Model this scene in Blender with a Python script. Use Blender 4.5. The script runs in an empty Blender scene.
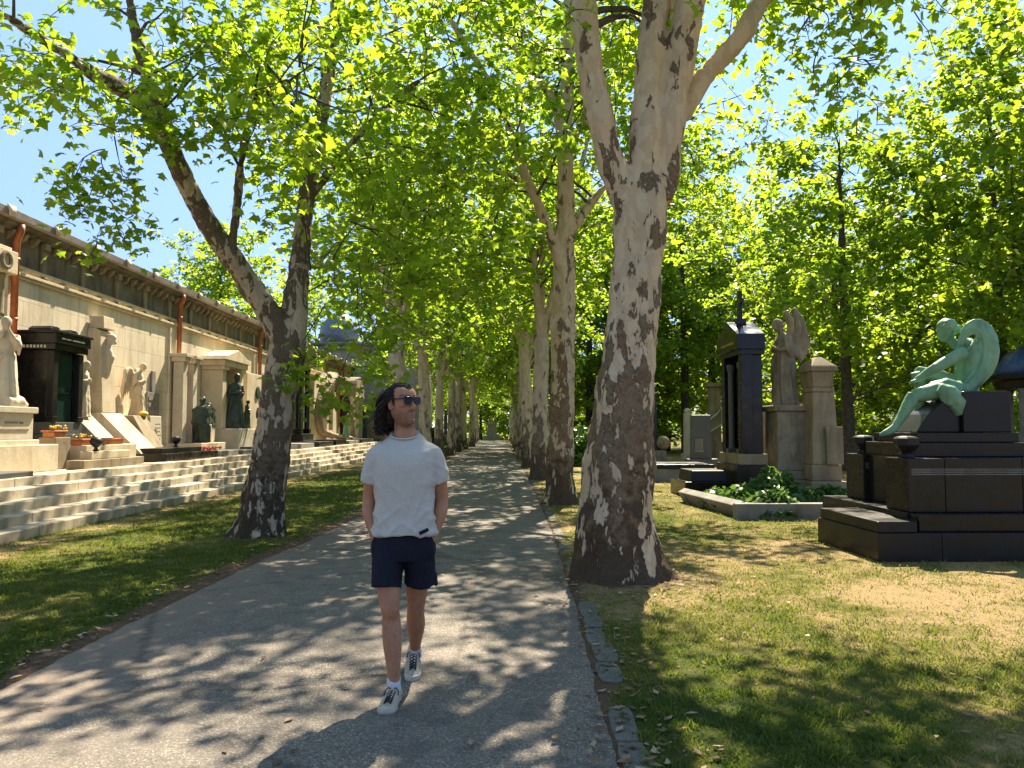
import bpy, bmesh, math, random
import numpy as np
from mathutils import Vector, Matrix, noise as mnoise
R = math.radians
PI = math.pi
scene = bpy.context.scene
COL = scene.collection
random.seed(7)
SUN_AZ, SUN_EL = R(16), R(51)

# ---------------------------------------------------------------- camera
CAM_H, FPX = 1.55, 773.0
PITCH, YAW = math.atan(46 / FPX), math.atan(16 / FPX)
_F = Vector((math.sin(YAW) * math.cos(PITCH), math.cos(YAW) * math.cos(PITCH), math.sin(PITCH)))
_R = Vector((math.cos(YAW), -math.sin(YAW), 0))
_U = _R.cross(_F)
cam_d = bpy.data.cameras.new('camera')
cam = bpy.data.objects.new('camera', cam_d)
COL.objects.link(cam)
cam.location = (0, 0, CAM_H)
cam.rotation_euler = (PI / 2 + PITCH, 0, -YAW)
cam_d.sensor_width = 36
cam_d.lens = 36 * FPX / 1024
cam_d.clip_start = 0.05
cam_d.clip_end = 3000
scene.camera = cam


def at(x, y, d):
    """measured point: photo position (x, y) at distance d along the path"""
    r = _F * FPX + _R * (x - 512) + _U * (384 - y)
    return Vector((0, 0, CAM_H)) + r * (d / r.y)


def gp(x, y, z=0.0):
    r = _F * FPX + _R * (x - 512) + _U * (384 - y)
    return Vector((0, 0, CAM_H)) + r * ((z - CAM_H) / r.z)


# ---------------------------------------------------------------- tagging
def tag(o, label=None, cat=None, group=None, kind=None):
    if label: o['label'] = label
    if cat: o['category'] = cat
    if group: o['group'] = group
    if kind or cat: o['kind'] = kind or 'thing'
    return o


def thing(name, label, cat, loc=(0, 0, 0), rz=0.0, group=None):
    o = bpy.data.objects.new(name, None)
    o.empty_display_size = 0.2
    COL.objects.link(o)
    o.location = loc
    o.rotation_euler = (0, 0, rz)
    return tag(o, label, cat, group)


# ---------------------------------------------------------------- mesh building
def vec(p): return Vector(p)


class MB:
    def __init__(s):
        s.v = []; s.f = []

    def add(s, vs, fs, M=None):
        k = len(s.v)
        if M is not None: vs = [M @ Vector(p) for p in vs]
        s.v.extend([tuple(p) for p in vs])
        s.f.extend([tuple(i + k for i in f) for f in fs])
        return s

    def box(s, x0, x1, y0, y1, z0, z1, M=None, top=None):
        """top=(ix,iy): taper of the top face"""
        ix, iy = top or (0, 0)
        vs = [(x0, y0, z0), (x1, y0, z0), (x1, y1, z0), (x0, y1, z0),
              (x0 + ix, y0 + iy, z1), (x1 - ix, y0 + iy, z1), (x1 - ix, y1 - iy, z1), (x0 + ix, y1 - iy, z1)]
        fs = [(3, 2, 1, 0), (4, 5, 6, 7), (0, 1, 5, 4), (1, 2, 6, 5), (2, 3, 7, 6), (3, 0, 4, 7)]
        return s.add(vs, fs, M)

    def loft(s, rings, cap=True, M=None):
        n = len(rings[0]); vs = [p for r in rings for p in r]; fs = []
        for i in range(len(rings) - 1):
            for j in range(n):
                a, b = i * n + j, i * n + (j + 1) % n
                fs.append((a, b, b + n, a + n))
        if cap:
            fs.append(tuple(range(n - 1, -1, -1)))
            k = (len(rings) - 1) * n
            fs.append(tuple(range(k, k + n)))
        return s.add(vs, fs, M)

    def tube(s, pts, rad, n=10, M=None, lump=0.0, seed=0, squash=None, up=None, lobes=None):
        """tube through pts with radii; squash=(a,b) scales the section along its two axes"""
        P = [Vector(p) for p in pts]
        if not hasattr(rad, '__len__'): rad = [rad] * len(P)
        rings = []; u = None
        for i, p in enumerate(P):
            t = (P[min(i + 1, len(P) - 1)] - P[max(i - 1, 0)])
            if t.length < 1e-9: t = Vector((0, 0, 1))
            t.normalize()
            if u is None:
                u = Vector(up) if up else (Vector((1, 0, 0)) if abs(t.x) < .8 else Vector((0, 1, 0)))
            u = (u - t * u.dot(t)).normalized()
            w = t.cross(u)
            ring = []
            for j in range(n):
                a = 2 * PI * j / n
                r = rad[i]
                if lump:
                    q = p + (u * math.cos(a) + w * math.sin(a)) * r
                    r *= 1 + lump * mnoise.noise(q * 2.3 + Vector((seed, 0, 0))) + .5 * lump * mnoise.noise(q * 6 + Vector((0, seed, 0)))
                if lobes: r *= lobes(i, a)
                sa, sb = squash[i] if (squash and hasattr(squash[0], '__len__')) else (squash or (1, 1))
                ring.append(p + u * (math.cos(a) * r * sa) + w * (math.sin(a) * r * sb))
            rings.append(ring)
        return s.loft(rings, True, M)

    def lathe(s, prof, n=20, M=None, c=(0, 0)):
        rings = [[(c[0] + r * math.cos(2 * PI * j / n), c[1] + r * math.sin(2 * PI * j / n), z) for j in range(n)] for r, z in prof]
        return s.loft(rings, True, M)

    def ball(s, c, r, n=12, M=None):
        rx, ry, rz = r if hasattr(r, '__len__') else (r, r, r)
        rings = []
        for i in range(n + 1):
            a = PI * (.03 + .94 * i / n)
            rings.append([(c[0] + rx * math.sin(a) * math.cos(2 * PI * j / (2 * n)), c[1] + ry * math.sin(a) * math.sin(2 * PI * j / (2 * n)),
                           c[2] - rz * math.cos(a)) for j in range(2 * n)])
        return s.loft(rings, True, M)

    def prism(s, outline, t0, t1, axis='y', M=None):
        """outline in 2D, extruded t0..t1 along the axis: y: (x,z) outline, x: (y,z), z: (x,y)"""
        def pt(a, b, t):
            return {'y': (a, t, b), 'x': (t, a, b), 'z': (a, b, t)}[axis]
        n = len(outline)
        vs = [pt(a, b, t0) for a, b in outline] + [pt(a, b, t1) for a, b in outline]
        fs = [(i, (i + 1) % n, (i + 1) % n + n, i + n) for i in range(n)]
        fs += [tuple(range(n - 1, -1, -1)), tuple(range(n, 2 * n))]
        return s.add(vs, fs, M)

    def mesh(s, name):
        m = bpy.data.meshes.new(name)
        m.from_pydata(s.v, [], s.f)
        bm = bmesh.new(); bm.from_mesh(m)
        bmesh.ops.recalc_face_normals(bm, faces=bm.faces)
        bm.to_mesh(m); bm.free()
        return m

    def build(s, name, mat, parent=None, bevel=0.0, smooth=False, loc=None, rot=None, seg=2):
        o = bpy.data.objects.new(name, s.mesh(name))
        return finish(o, mat, parent, bevel, smooth, loc, rot, seg)


def finish(o, mat, parent=None, bevel=0.0, smooth=False, loc=None, rot=None, seg=2):
    COL.objects.link(o)
    for m in (mat if isinstance(mat, (list, tuple)) else [mat]):
        if m.name not in [x.name for x in o.data.materials if x]: o.data.materials.append(m)
    if parent is not None: o.parent = parent
    if loc is not None: o.location = loc
    if rot is not None: o.rotation_euler = rot
    if bevel:
        b = o.modifiers.new('bevel', 'BEVEL'); b.width = bevel; b.segments = seg; b.limit_method = 'ANGLE'; b.angle_limit = R(35)
    if smooth: o.data.polygons.foreach_set('use_smooth', [True] * len(o.data.polygons))
    return o


def meld(mb, voxel, smooth_it=4, fac=.5):
    """one continuous skin over overlapping closed shapes"""
    o = bpy.data.objects.new('skin', mb.mesh('skin'))
    COL.objects.link(o)
    r = o.modifiers.new('r', 'REMESH'); r.mode = 'VOXEL'; r.voxel_size = voxel; r.use_smooth_shade = True
    if smooth_it:
        s = o.modifiers.new('s', 'SMOOTH'); s.factor = fac; s.iterations = smooth_it
    dg = bpy.context.evaluated_depsgraph_get()
    m = bpy.data.meshes.new_from_object(o.evaluated_get(dg))
    old = o.data
    bpy.data.objects.remove(o); bpy.data.meshes.remove(old)
    m.polygons.foreach_set('use_smooth', [True] * len(m.polygons))
    return m


def get_co(m):
    a = np.empty(len(m.vertices) * 3); m.vertices.foreach_get('co', a); return a.reshape(-1, 3)


def set_co(m, a):
    m.vertices.foreach_set('co', a.ravel()); m.update()


def roughen(m, amp, scale, seed=0, stretch=(1, 1, 1)):
    co = get_co(m); nr = np.empty(len(m.vertices) * 3); m.vertices.foreach_get('normal', nr); nr = nr.reshape(-1, 3)
    d = np.array([mnoise.noise(Vector((p[0] * stretch[0] * scale + seed, p[1] * stretch[1] * scale, p[2] * stretch[2] * scale))) for p in co])
    set_co(m, co + nr * (d * amp)[:, None])


def mesh_obj(name, m, mat, parent=None, loc=None, rot=None):
    m.name = name
    o = bpy.data.objects.new(name, m)
    return finish(o, mat, parent, 0, False, loc, rot)


def T(x=0, y=0, z=0, rz=0, rx=0, ry=0, s=1):
    return Matrix.Translation((x, y, z)) @ Matrix.Rotation(rz, 4, 'Z') @ Matrix.Rotation(ry, 4, 'Y') @ Matrix.Rotation(rx, 4, 'X') @ Matrix.Scale(s, 4)


def lerp(a, b, t): return a + (b - a) * t


def curve(pts, n):
    """smooth resample of a polyline of tuples of any length (Catmull-Rom)"""
    P = [np.array(p, float) for p in pts]
    P = [2 * P[0] - P[1]] + P + [2 * P[-1] - P[-2]]
    out = []
    k = len(P) - 3
    for i in range(n):
        t = i / (n - 1) * k; j = min(int(t), k - 1); u = t - j
        a, b, c, d = P[j:j + 4]
        out.append(.5 * ((2 * b) + (c - a) * u + (2 * a - 5 * b + 4 * c - d) * u * u + (3 * b - a - 3 * c + d) * u ** 3))
    return out


# ---------------------------------------------------------------- materials
class NT:
    def __init__(s, name):
        s.m = bpy.data.materials.new(name); s.m.use_nodes = True
        s.nt = s.m.node_tree; s.b = s.nt.nodes['Principled BSDF']; s.out = s.nt.nodes['Material Output']
        s._pos = None

    def n(s, t, **kw):
        nd = s.nt.nodes.new(t)
        for k, v in kw.items(): setattr(nd, k, v)
        return nd

    def l(s, a, b): s.nt.links.new(a, b)

    def set(s, sock, v):
        if hasattr(v, 'is_output') or isinstance(v, bpy.types.NodeSocket): s.l(v, sock)
        else: sock.default_value = v

    def pos(s, scale=(1, 1, 1), obj=False):
        if obj:
            c = s.n('ShaderNodeTexCoord').outputs['Object']
        else:
            c = s.n('ShaderNodeNewGeometry').outputs['Position']
        mp = s.n('ShaderNodeMapping'); s.l(c, mp.inputs[0]); mp.inputs['Scale'].default_value = scale
        return mp.outputs[0]

    def noise(s, p, scale=1., detail=4., rough=.55, dist=0.):
        nd = s.n('ShaderNodeTexNoise'); s.l(p, nd.inputs['Vector'])
        nd.inputs['Scale'].default_value = scale; nd.inputs['Detail'].default_value = detail
        nd.inputs['Roughness'].default_value = rough; nd.inputs['Distortion'].default_value = dist
        return nd.outputs['Fac']

    def voro(s, p, scale=1., feature='F1', out='Distance', rnd=1.):
        nd = s.n('ShaderNodeTexVoronoi', feature=feature); s.l(p, nd.inputs['Vector'])
        nd.inputs['Scale'].default_value = scale; nd.inputs['Randomness'].default_value = rnd
        return nd.outputs[out]

    def ramp(s, f, stops, interp='LINEAR'):
        nd = s.n('ShaderNodeValToRGB'); s.l(f, nd.inputs[0]); cr = nd.color_ramp; cr.interpolation = interp
        while len(cr.elements) < len(stops): cr.elements.new(.5)
        for e, (p, c) in zip(cr.elements, stops):
            e.position = p; e.color = (c, c, c, 1) if not hasattr(c, '__len__') else (*c[:3], 1)
        return nd.outputs[0]

    def math(s, op, a, b=0., c=0.):
        nd = s.n('ShaderNodeMath', operation=op)
        for i, v in enumerate((a, b, c)): s.set(nd.inputs[i], v)
        return nd.outputs[0]

    def mix(s, f, a, b, mode='MIX'):
        nd = s.n('ShaderNodeMix', data_type='RGBA', blend_type=mode)
        s.set(nd.inputs['Factor'], f)
        for k, v in ((6, a), (7, b)):
            if hasattr(v, '__len__') and not isinstance(v, bpy.types.NodeSocket): v = (*v[:3], 1)
            s.set(nd.inputs[k], v)
        return nd.outputs[2]

    def attr(s, name, out='Fac'):
        return s.n('ShaderNodeAttribute', attribute_name=name).outputs[out]

    def bump(s, h, strength=.3, dist=.02):
        nd = s.n('ShaderNodeBump'); s.l(h, nd.inputs['Height'])
        nd.inputs['Strength'].default_value = strength; nd.inputs['Distance'].default_value = dist
        s.l(nd.outputs[0], s.b.inputs['Normal'])

    def done(s, color=None, rough=.8, spec=None, metal=None):
        if color is not None:
            if hasattr(color, '__len__') and not isinstance(color, bpy.types.NodeSocket): color = (*color[:3], 1)
            s.set(s.b.inputs['Base Color'], color)
        s.set(s.b.inputs['Roughness'], rough)
        if spec is not None: s.b.inputs['Specular IOR Level'].default_value = spec
        if metal is not None: s.b.inputs['Metallic'].default_value = metal
        return s.m


def m_stone(name, a, b, dark, scale=1.5, stain=.5, bump=.35, rough=.85, grain=60):
    """weathered stone: two tones, dark streaky weathering, grain"""
    t = NT(name); p = t.pos(); ps = t.pos((1, 1, .22))
    c = t.mix(t.ramp(t.noise(p, scale, 6), [(.35, 0), (.65, 1)]), a, b)
    c = t.mix(t.math('MULTIPLY', t.ramp(t.noise(ps, scale * 1.8, 8, .65), [(.48, 0), (.72, 1)]), stain), c, dark)
    g = t.noise(p, grain, 3)
    c = t.mix(t.math('MULTIPLY', t.ramp(g, [(.35, 1), (.6, 0)]), .25), c, tuple(x * .5 for x in a))
    t.bump(t.math('ADD', t.math('MULTIPLY', t.noise(p, 9, 6, .7), .8), t.math('MULTIPLY', g, .25)), bump, .03)
    return t.done(c, rough, .3)


def m_ashlar(name, a, b, dark, bw=1.15, rh=.55, axis='x', mortar=.008, stain=.55):
    """coursed stone blocks on a wall whose face looks along the axis"""
    t = NT(name); p = t.pos()
    sx = t.n('ShaderNodeSeparateXYZ'); t.l(p, sx.inputs[0])
    cm = t.n('ShaderNodeCombineXYZ'); t.l(sx.outputs[1 if axis == 'x' else 0], cm.inputs[0]); t.l(sx.outputs[2], cm.inputs[1])
    br = t.n('ShaderNodeTexBrick', offset=.5); t.l(cm.outputs[0], br.inputs['Vector'])
    for k, v in (('Scale', 1.), ('Mortar Size', mortar), ('Mortar Smooth', .3), ('Bias', 0.), ('Brick Width', bw), ('Row Height', rh)): br.inputs[k].default_value = v
    br.inputs['Color1'].default_value = (*a, 1); br.inputs['Color2'].default_value = (*b, 1)
    br.inputs['Mortar'].default_value = (*[x * .55 for x in a], 1)
    c = br.outputs['Color']
    c = t.mix(t.ramp(t.noise(p, .7, 5), [(.4, 0), (.7, .5)]), c, tuple(x * .72 for x in b))
    ps = t.pos((1, 1, .3))
    c = t.mix(t.math('MULTIPLY', t.ramp(t.noise(ps, 1.3, 9, .65), [(.52, 0), (.75, 1)]), stain), c, dark)
    st = t.noise(t.pos((1, 1.6, .12)), 2.2, 7, .7)
    c = t.mix(t.ramp(st, [(.50, 0), (.70, .55)]), c, tuple(x * .42 for x in b))
    pit = t.ramp(t.noise(p, 14, 5, .7), [(.28, 1), (.4, 0)])
    c = t.mix(t.math('MULTIPLY', pit, .4), c, dark)
    h = t.math('SUBTRACT', t.math('MULTIPLY', t.noise(p, 10, 6, .7), .6), t.math('MULTIPLY', br.outputs['Fac'], .6))
    t.bump(h, .4, .03)
    return t.done(c, .88, .25)


def m_granite(name, col, rough=.16, speck=.06):
    t = NT(name); p = t.pos()
    v = t.voro(p, 260, 'F1', 'Color')
    c = t.mix(t.math('MULTIPLY', t.ramp(t.n('ShaderNodeSeparateColor').outputs[0] if False else t.noise(p, 180, 2), [(.55, 0), (.75, 1)]), 1.), col, tuple(x + speck for x in col))
    dust = t.ramp(t.noise(p, 3.5, 7, .65), [(.4, 0), (.75, 1)])
    c = t.mix(t.math('MULTIPLY', dust, .07), c, (.09, .08, .07))
    ru = t.math('ADD', rough, t.math('MULTIPLY', dust, .25))
    t.bump(t.noise(p, 14, 5), .06, .01)
    return t.done(c, ru, .25)


def m_plain(name, col, rough=.6, metal=0., var=.25, scale=8, bump=.1):
    t = NT(name); p = t.pos()
    c = t.mix(t.ramp(t.noise(p, scale, 5), [(.3, 0), (.7, 1)]), tuple(x * (1 - var) for x in col), tuple(min(1, x * (1 + var)) for x in col))
    t.bump(t.noise(p, scale * 4, 4), bump, .01)
    return t.done(c, rough, None, metal)


def m_bark(name, pale, olive, brown, dark, lo=.62, hi=.36, zr=4.5, sc=1.0):
    """flaking plane-tree bark: pale under-bark with darker plates, rougher and fuller near the ground"""
    t = NT(name); p = t.pos((1, 1, .42)); pz = t.pos()
    sx = t.n('ShaderNodeSeparateXYZ'); t.l(pz, sx.inputs[0])
    zf = t.n('ShaderNodeMapRange'); t.l(sx.outputs[2], zf.inputs[0])
    zf.inputs[1].default_value = 0.; zf.inputs[2].default_value = zr; zf.inputs[3].default_value = lo; zf.inputs[4].default_value = hi
    n1 = t.noise(p, 5.2 * sc, 9, .66, .35)
    big = t.noise(p, 1.3 * sc, 2, .5)
    n1 = t.math('ADD', n1, t.math('MULTIPLY', t.math('SUBTRACT', big, .5), .55))
    m1 = t.math('SUBTRACT', zf.outputs[0], n1)          # >0 : brown plates
    plate = t.ramp(t.math('ADD', t.math('MULTIPLY', m1, 5.), .5), [(.42, 0), (.58, 1)])
    n2 = t.noise(p, 7.5 * sc, 4, .5, .3)
    ol = t.ramp(n2, [(.47, 0), (.53, 1)])
    c = t.mix(t.math('MULTIPLY', ol, .55), pale, olive)
    c = t.mix(t.ramp(t.noise(pz, 2.2, 5), [(.4, 0), (.8, .35)]), c, tuple(x * .7 for x in pale))
    n3 = t.noise(pz, 16 * sc, 8, .75)
    pc = t.mix(t.ramp(n3, [(.36, 0), (.62, 1)]), dark, brown)
    pc = t.mix(t.ramp(t.noise(pz, 3.1 * sc, 5, .6), [(.45, 0), (.62, .65)]), pc, tuple(x * .62 for x in olive))
    pc = t.mix(t.ramp(t.noise(p, 26 * sc, 6, .7), [(.58, 0), (.66, .8)]), pc, tuple(x * .62 for x in pale))
    foot = t.n('ShaderNodeMapRange'); t.l(sx.outputs[2], foot.inputs[0]); foot.inputs[1].default_value = 0.; foot.inputs[2].default_value = 1.9; foot.inputs[3].default_value = .42; foot.inputs[4].default_value = -.1
    old = t.ramp(t.math('ADD', foot.outputs[0], t.noise(pz, 4.5 * sc, 5, .6)), [(.62, 0), (.76, .7)])
    pc = t.mix(old, pc, tuple(x * .38 for x in dark))
    c = t.mix(plate, c, pc)
    fine = t.noise(pz, 70, 3)
    h = t.math('ADD', t.math('MULTIPLY', plate, .5), t.math('ADD', t.math('MULTIPLY', t.math('MULTIPLY', n3, plate), .9), t.math('MULTIPLY', fine, .12)))
    t.bump(h, 1., .05)
    return t.done(c, .9, .2)


def m_leaf(name, dark, mid, light, tdark, tlight, trans=.62, gloss=.42):
    t = NT(name)
    f = t.attr('tint')
    col = t.ramp(f, [(0., dark), (.5, mid), (1., light)])
    tc = t.ramp(f, [(0., tdark), (1., tlight)])
    d = t.b
    t.done(col, gloss, .35)
    tr = t.n('ShaderNodeBsdfTranslucent'); t.l(tc, tr.inputs[0])
    mx = t.n('ShaderNodeMixShader'); mx.inputs[0].default_value = trans
    t.l(d.outputs[0], mx.inputs[1]); t.l(tr.outputs[0], mx.inputs[2]); t.l(mx.outputs[0], t.out.inputs[0])
    return t.m


M = {}
M['bark'] = m_bark('plane_bark', (.54, .425, .285), (.40, .30, .185), (.30, .208, .125), (.12, .08, .05), .585, .385, 4.6, 1.35)
M['bark_row'] = m_bark('plane_bark_weathered', (.52, .45, .34), (.36, .30, .215), (.28, .22, .16), (.12, .09, .065), .60, .36, 3.4)
M['bark_mottled'] = m_bark('plane_bark_mottled', (.42, .35, .255), (.31, .25, .17), (.22, .165, .108), (.09, .066, .043), .54, .50, 4.0, 2.3)
M['bark_dark'] = m_plain('dark_bark', (.075, .06, .045), .95, 0, .5, 9, .6)
M['leaf'] = m_leaf('plane_leaf', (.042, .092, .010), (.082, .165, .015), (.14, .225, .025), (.22, .42, .015), (.53, .645, .035))
M['leaf_far'] = m_leaf('broadleaf', (.035, .085, .015), (.08, .15, .02), (.14, .20, .03), (.23, .42, .02), (.54, .645, .04))
M['leaf_ivy'] = m_leaf('ground_leaf', (.03, .07, .015), (.055, .12, .025), (.11, .19, .05), (.08, .2, .02), (.2, .35, .05), .3, .35)
M['stone_cream'] = m_stone('cream_limestone', (.64, .54, .385), (.54, .44, .30), (.22, .17, .11), 1.6, .5)
M['stone_pale'] = m_stone('pale_limestone', (.60, .53, .41), (.50, .43, .32), (.25, .2, .14), 2.0, .4)
M['stone_tan'] = m_stone('weathered_sandstone', (.32, .255, .16), (.23, .18, .11), (.07, .055, .04), 2.2, .75)
M['stone_frieze'] = m_stone('blackened_frieze_stone', (.22, .18, .12), (.115, .093, .063), (.035, .03, .022), 2.0, .9)
M['stone_statue'] = m_stone('statue_stone', (.30, .25, .17), (.21, .17, .115), (.075, .065, .05), 4., .8, .25)
M['stone_kerb'] = m_stone('kerb_stone', (.16, .155, .14), (.11, .105, .095), (.06, .05, .04), 5, .7)
M['stone_grey'] = m_stone('grey_stone', (.26, .25, .22), (.18, .17, .15), (.07, .065, .055), 2.5, .6)
M['stone_step'] = m_stone('step_stone', (.54, .46, .345), (.43, .365, .265), (.125, .10, .065), 1.3, .7, .4)
M['ashlar'] = m_ashlar('cream_ashlar', (.74, .635, .48), (.68, .575, .42), (.26, .19, .11), stain=.8)
M['ashlar_grey'] = m_ashlar('grey_ashlar', (.42, .40, .35), (.36, .34, .29), (.16, .15, .13), 1.3, .62, 'y', .02, .5)
M['granite'] = m_granite('black_granite', (.006, .006, .007), .12)
M['granite_dull'] = m_granite('dull_dark_granite', (.010, .009, .0085), .30, .03)
M['granite_brown'] = m_granite('brown_black_granite', (.012, .0095, .0075), .2, .03)
M['granite_grey'] = m_granite('grey_granite', (.085, .09, .088), .3)
M['copper_pipe'] = m_plain('rust_red_pipe', (.34, .105, .035), .45, .0, .3, 5)
M['lead'] = m_plain('gutter_metal', (.34, .27, .25), .5, .2, .3, 4)
M['bronze_green'] = m_stone('green_patina', (.20, .36, .22), (.13, .27, .17), (.04, .09, .06), 3.2, .7, .15, .5)
M['bronze_dark'] = m_stone('dark_bronze', (.055, .085, .06), (.035, .05, .038), (.015, .02, .016), 5, .5, .2, .45)
M['gold'] = m_plain('gilt_letter', (.62, .40, .10), .4, .8, .2, 20)
M['letter_grey'] = m_plain('engraved_letter', (.20, .17, .13), .8)
M['letter_light'] = m_plain('pale_letter', (.5, .46, .38), .7)
M['terracotta'] = m_plain('terracotta', (.42, .15, .06), .8, 0, .2, 12)
M['soil'] = m_plain('dark_soil', (.045, .032, .022), .95, 0, .4, 20, .6)
M['flower_yellow'] = m_plain('yellow_petal', (.75, .5, .04), .6)
M['flower_red'] = m_plain('red_petal', (.6, .06, .04), .6)
M['glass_dark'] = m_plain('dark_glass', (.012, .03, .026), .05, 0, .2)
M['roof_blue'] = m_plain('blue_glazed_dome', (.05, .10, .30), .35, 0, .35, 6)
M['roof_slate'] = m_plain('blue_slate', (.12, .16, .25), .5, 0, .3, 6)
M['iron'] = m_plain('dark_iron', (.025, .025, .027), .5, .5)
# ---------------------------------------------------------------- world and sun
w = bpy.data.worlds.new('World'); scene.world = w; w.use_nodes = True
bg = w.node_tree.nodes['Background']
sky = w.node_tree.nodes.new('ShaderNodeTexSky'); sky.sky_type = 'NISHITA'; sky.sun_disc = False
sky.sun_elevation = SUN_EL; sky.sun_rotation = SUN_AZ; sky.air_density = 1.0; sky.dust_density = 0.; sky.ozone_density = 3.0
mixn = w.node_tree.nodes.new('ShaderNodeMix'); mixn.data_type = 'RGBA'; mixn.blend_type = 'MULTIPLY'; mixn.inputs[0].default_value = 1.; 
# sky tint: dimmed blue low down, unseen zenith warm and bright as added fill
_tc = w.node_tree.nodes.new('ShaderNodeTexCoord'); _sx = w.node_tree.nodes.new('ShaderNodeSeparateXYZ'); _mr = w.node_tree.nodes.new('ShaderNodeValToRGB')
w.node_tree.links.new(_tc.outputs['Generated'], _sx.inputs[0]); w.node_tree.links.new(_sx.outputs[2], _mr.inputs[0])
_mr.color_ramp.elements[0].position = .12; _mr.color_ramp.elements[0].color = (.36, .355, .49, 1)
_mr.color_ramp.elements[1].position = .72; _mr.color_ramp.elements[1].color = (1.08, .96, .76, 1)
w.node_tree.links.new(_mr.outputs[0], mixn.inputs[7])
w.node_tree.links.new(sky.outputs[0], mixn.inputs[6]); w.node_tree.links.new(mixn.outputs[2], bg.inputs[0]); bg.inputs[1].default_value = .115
sl = bpy.data.lights.new('sun', 'SUN'); sl.energy = 4.8; sl.angle = R(.55); sl.color = (1., .87, .66)
so = bpy.data.objects.new('sun', sl); COL.objects.link(so)
sd = Vector((math.sin(SUN_AZ) * math.cos(SUN_EL), math.cos(SUN_AZ) * math.cos(SUN_EL), math.sin(SUN_EL)))
so.rotation_euler = (-sd).to_track_quat('-Z', 'Y').to_euler(); so.location = sd * 60
vs = scene.view_settings
vs.view_transform = 'Standard'; vs.look = 'None'; vs.gamma = 1; vs.use_curve_mapping = False; vs.exposure = 1.82
cy = scene.cycles
cy.max_bounces = 7; cy.diffuse_bounces = 5; cy.glossy_bounces = 3; cy.transmission_bounces = 5; cy.transparent_max_bounces = 4
cy.sample_clamp_indirect = 8; cy.caustics_reflective = False; cy.caustics_refractive = False
cy.use_denoising = True

# ---------------------------------------------------------------- path edges, measured
LE = [(0, -3.05), (4.6, -2.96), (6.5, -2.9), (8.6, -2.83), (11, -2.6), (14, -2.42), (20, -2.42), (30, -2.45), (40, -2.5), (70, -2.4), (112, -2.3)]
RE = [(0, .5), (3.5, .56), (5.2, .62), (7.5, .72), (12, .85), (18, .95), (24, 1.02), (40, 1.1), (70, 1.2), (112, 1.3)]


def edge(tab, y):
    return float(np.interp(y, [a for a, b in tab], [b for a, b in tab]))


def fbm(x, y, s, seed=0, oct=3):
    v = 0; a = 1; t = 0
    for i in range(oct):
        v += a * mnoise.noise(Vector((x * s + seed, y * s, seed * 1.7))); t += a; a *= .5; s *= 2.1
    return v / t


def dryness(x, y):
    """0 = lush green, 1 = straw / bare"""
    v = (.56 if x > 0 else .30) + .8 * fbm(x, y, .55, 3) + .5 * fbm(x, y, 2.4, 9)
    v += .34 * math.exp(-(((x - 3.9) / 1.5) ** 2 + ((y - 6.9) / 1.3) ** 2))
    v += .18 * math.exp(-(((x - 3.3) / 3) ** 2 + ((y - 9) / 3) ** 2))
    v -= .38 * math.exp(-(((x - 2.0) / 1.5) ** 2 + ((y - 4.4) / 1.3) ** 2))
    v -= .2 * math.exp(-(((x - 2.6) / .9) ** 2 + ((y - 11) / 3) ** 2))
    v -= .12 * math.exp(-(((x + 4.6) / 1.4) ** 2 + ((y - 7.5) / 2.5) ** 2))
    v += .55 * math.exp(-((x + 6.3) / .35) ** 2)
    return min(1, max(0, v))


def bare(x, y):
    """bare earth strips along the path"""
    dl = edge(LE, y) - x; dr = x - edge(RE, y)
    n = fbm(x, y, 1.6, 5)
    v = max(math.exp(-(max(0, dl) / (.30 + .22 * n)) ** 2) if dl > -.5 else 0,
            math.exp(-(max(0, dr) / (.16 + .12 * n)) ** 2) * .8 if dr > -.3 else 0)
    for tx, ty, r in ((1.29, 8.26, .8), (1.36, 16.4, .6), (-3.55, 11.6, .65)):
        v = max(v, .9 * math.exp(-((math.hypot(x - tx, y - ty) / r) ** 4)) * (.6 + n))
    return min(1, max(0, v + .35 * fbm(x, y, 3.1, 21)) ) if v > .08 else v


# ground: one sheet, fine near the camera, out to the horizon
def axis_pts(lo, hi, step, far):
    a = list(np.arange(lo, hi + 1e-6, step)); s = step
    while a[-1] < far: s *= 1.35; a.append(a[-1] + s)
    s = step
    while a[0] > -far: s *= 1.35; a.insert(0, a[0] - s)
    return a


gx = axis_pts(-7, 8, .12, 900); gy = axis_pts(2.4, 20, .12, 900)
gvs = []; dry = []; bar = []
for y in gy:
    for x in gx:
        near = -8 < x < 40 and -5 < y < 60
        onp = edge(LE, y) + .15 < x < edge(RE, y) - .1
        z = 0 if (not near or onp) else .018 * fbm(x, y, .8, 2) * min(1, abs(min(x - edge(RE, y), 0) or (x - edge(RE, y))) * 2 if x > 0 else 1)
        if onp or x > 8 or x < -6.6: z = min(z, 0)
        gvs.append((x, y, z)); dry.append(dryness(x, y)); bar.append(bare(x, y) if -8 < x < 8 and 0 < y < 120 else 0)
nx = len(gx)
gfs = [(j * nx + i, j * nx + i + 1, (j + 1) * nx + i + 1, (j + 1) * nx + i) for j in range(len(gy) - 1) for i in range(nx - 1)]
gm = bpy.data.meshes.new('ground'); gm.from_pydata(gvs, [], gfs)
for nm, arr in (('dry', dry), ('bare', bar)):
    gm.attributes.new(nm, 'FLOAT', 'POINT').data.foreach_set('value', arr)
t = NT('lawn'); p = t.pos()
d = t.math('ADD', t.attr('dry'), t.math('MULTIPLY', t.math('SUBTRACT', t.noise(p, 9, 5), .5), .9))
c = t.ramp(d, [(.15, (.055, .08, .016)), (.5, (.16, .14, .04)), (.85, (.36, .255, .13))])
fine = t.noise(t.pos((1, .7, 1)), 90, 5, .75)
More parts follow.
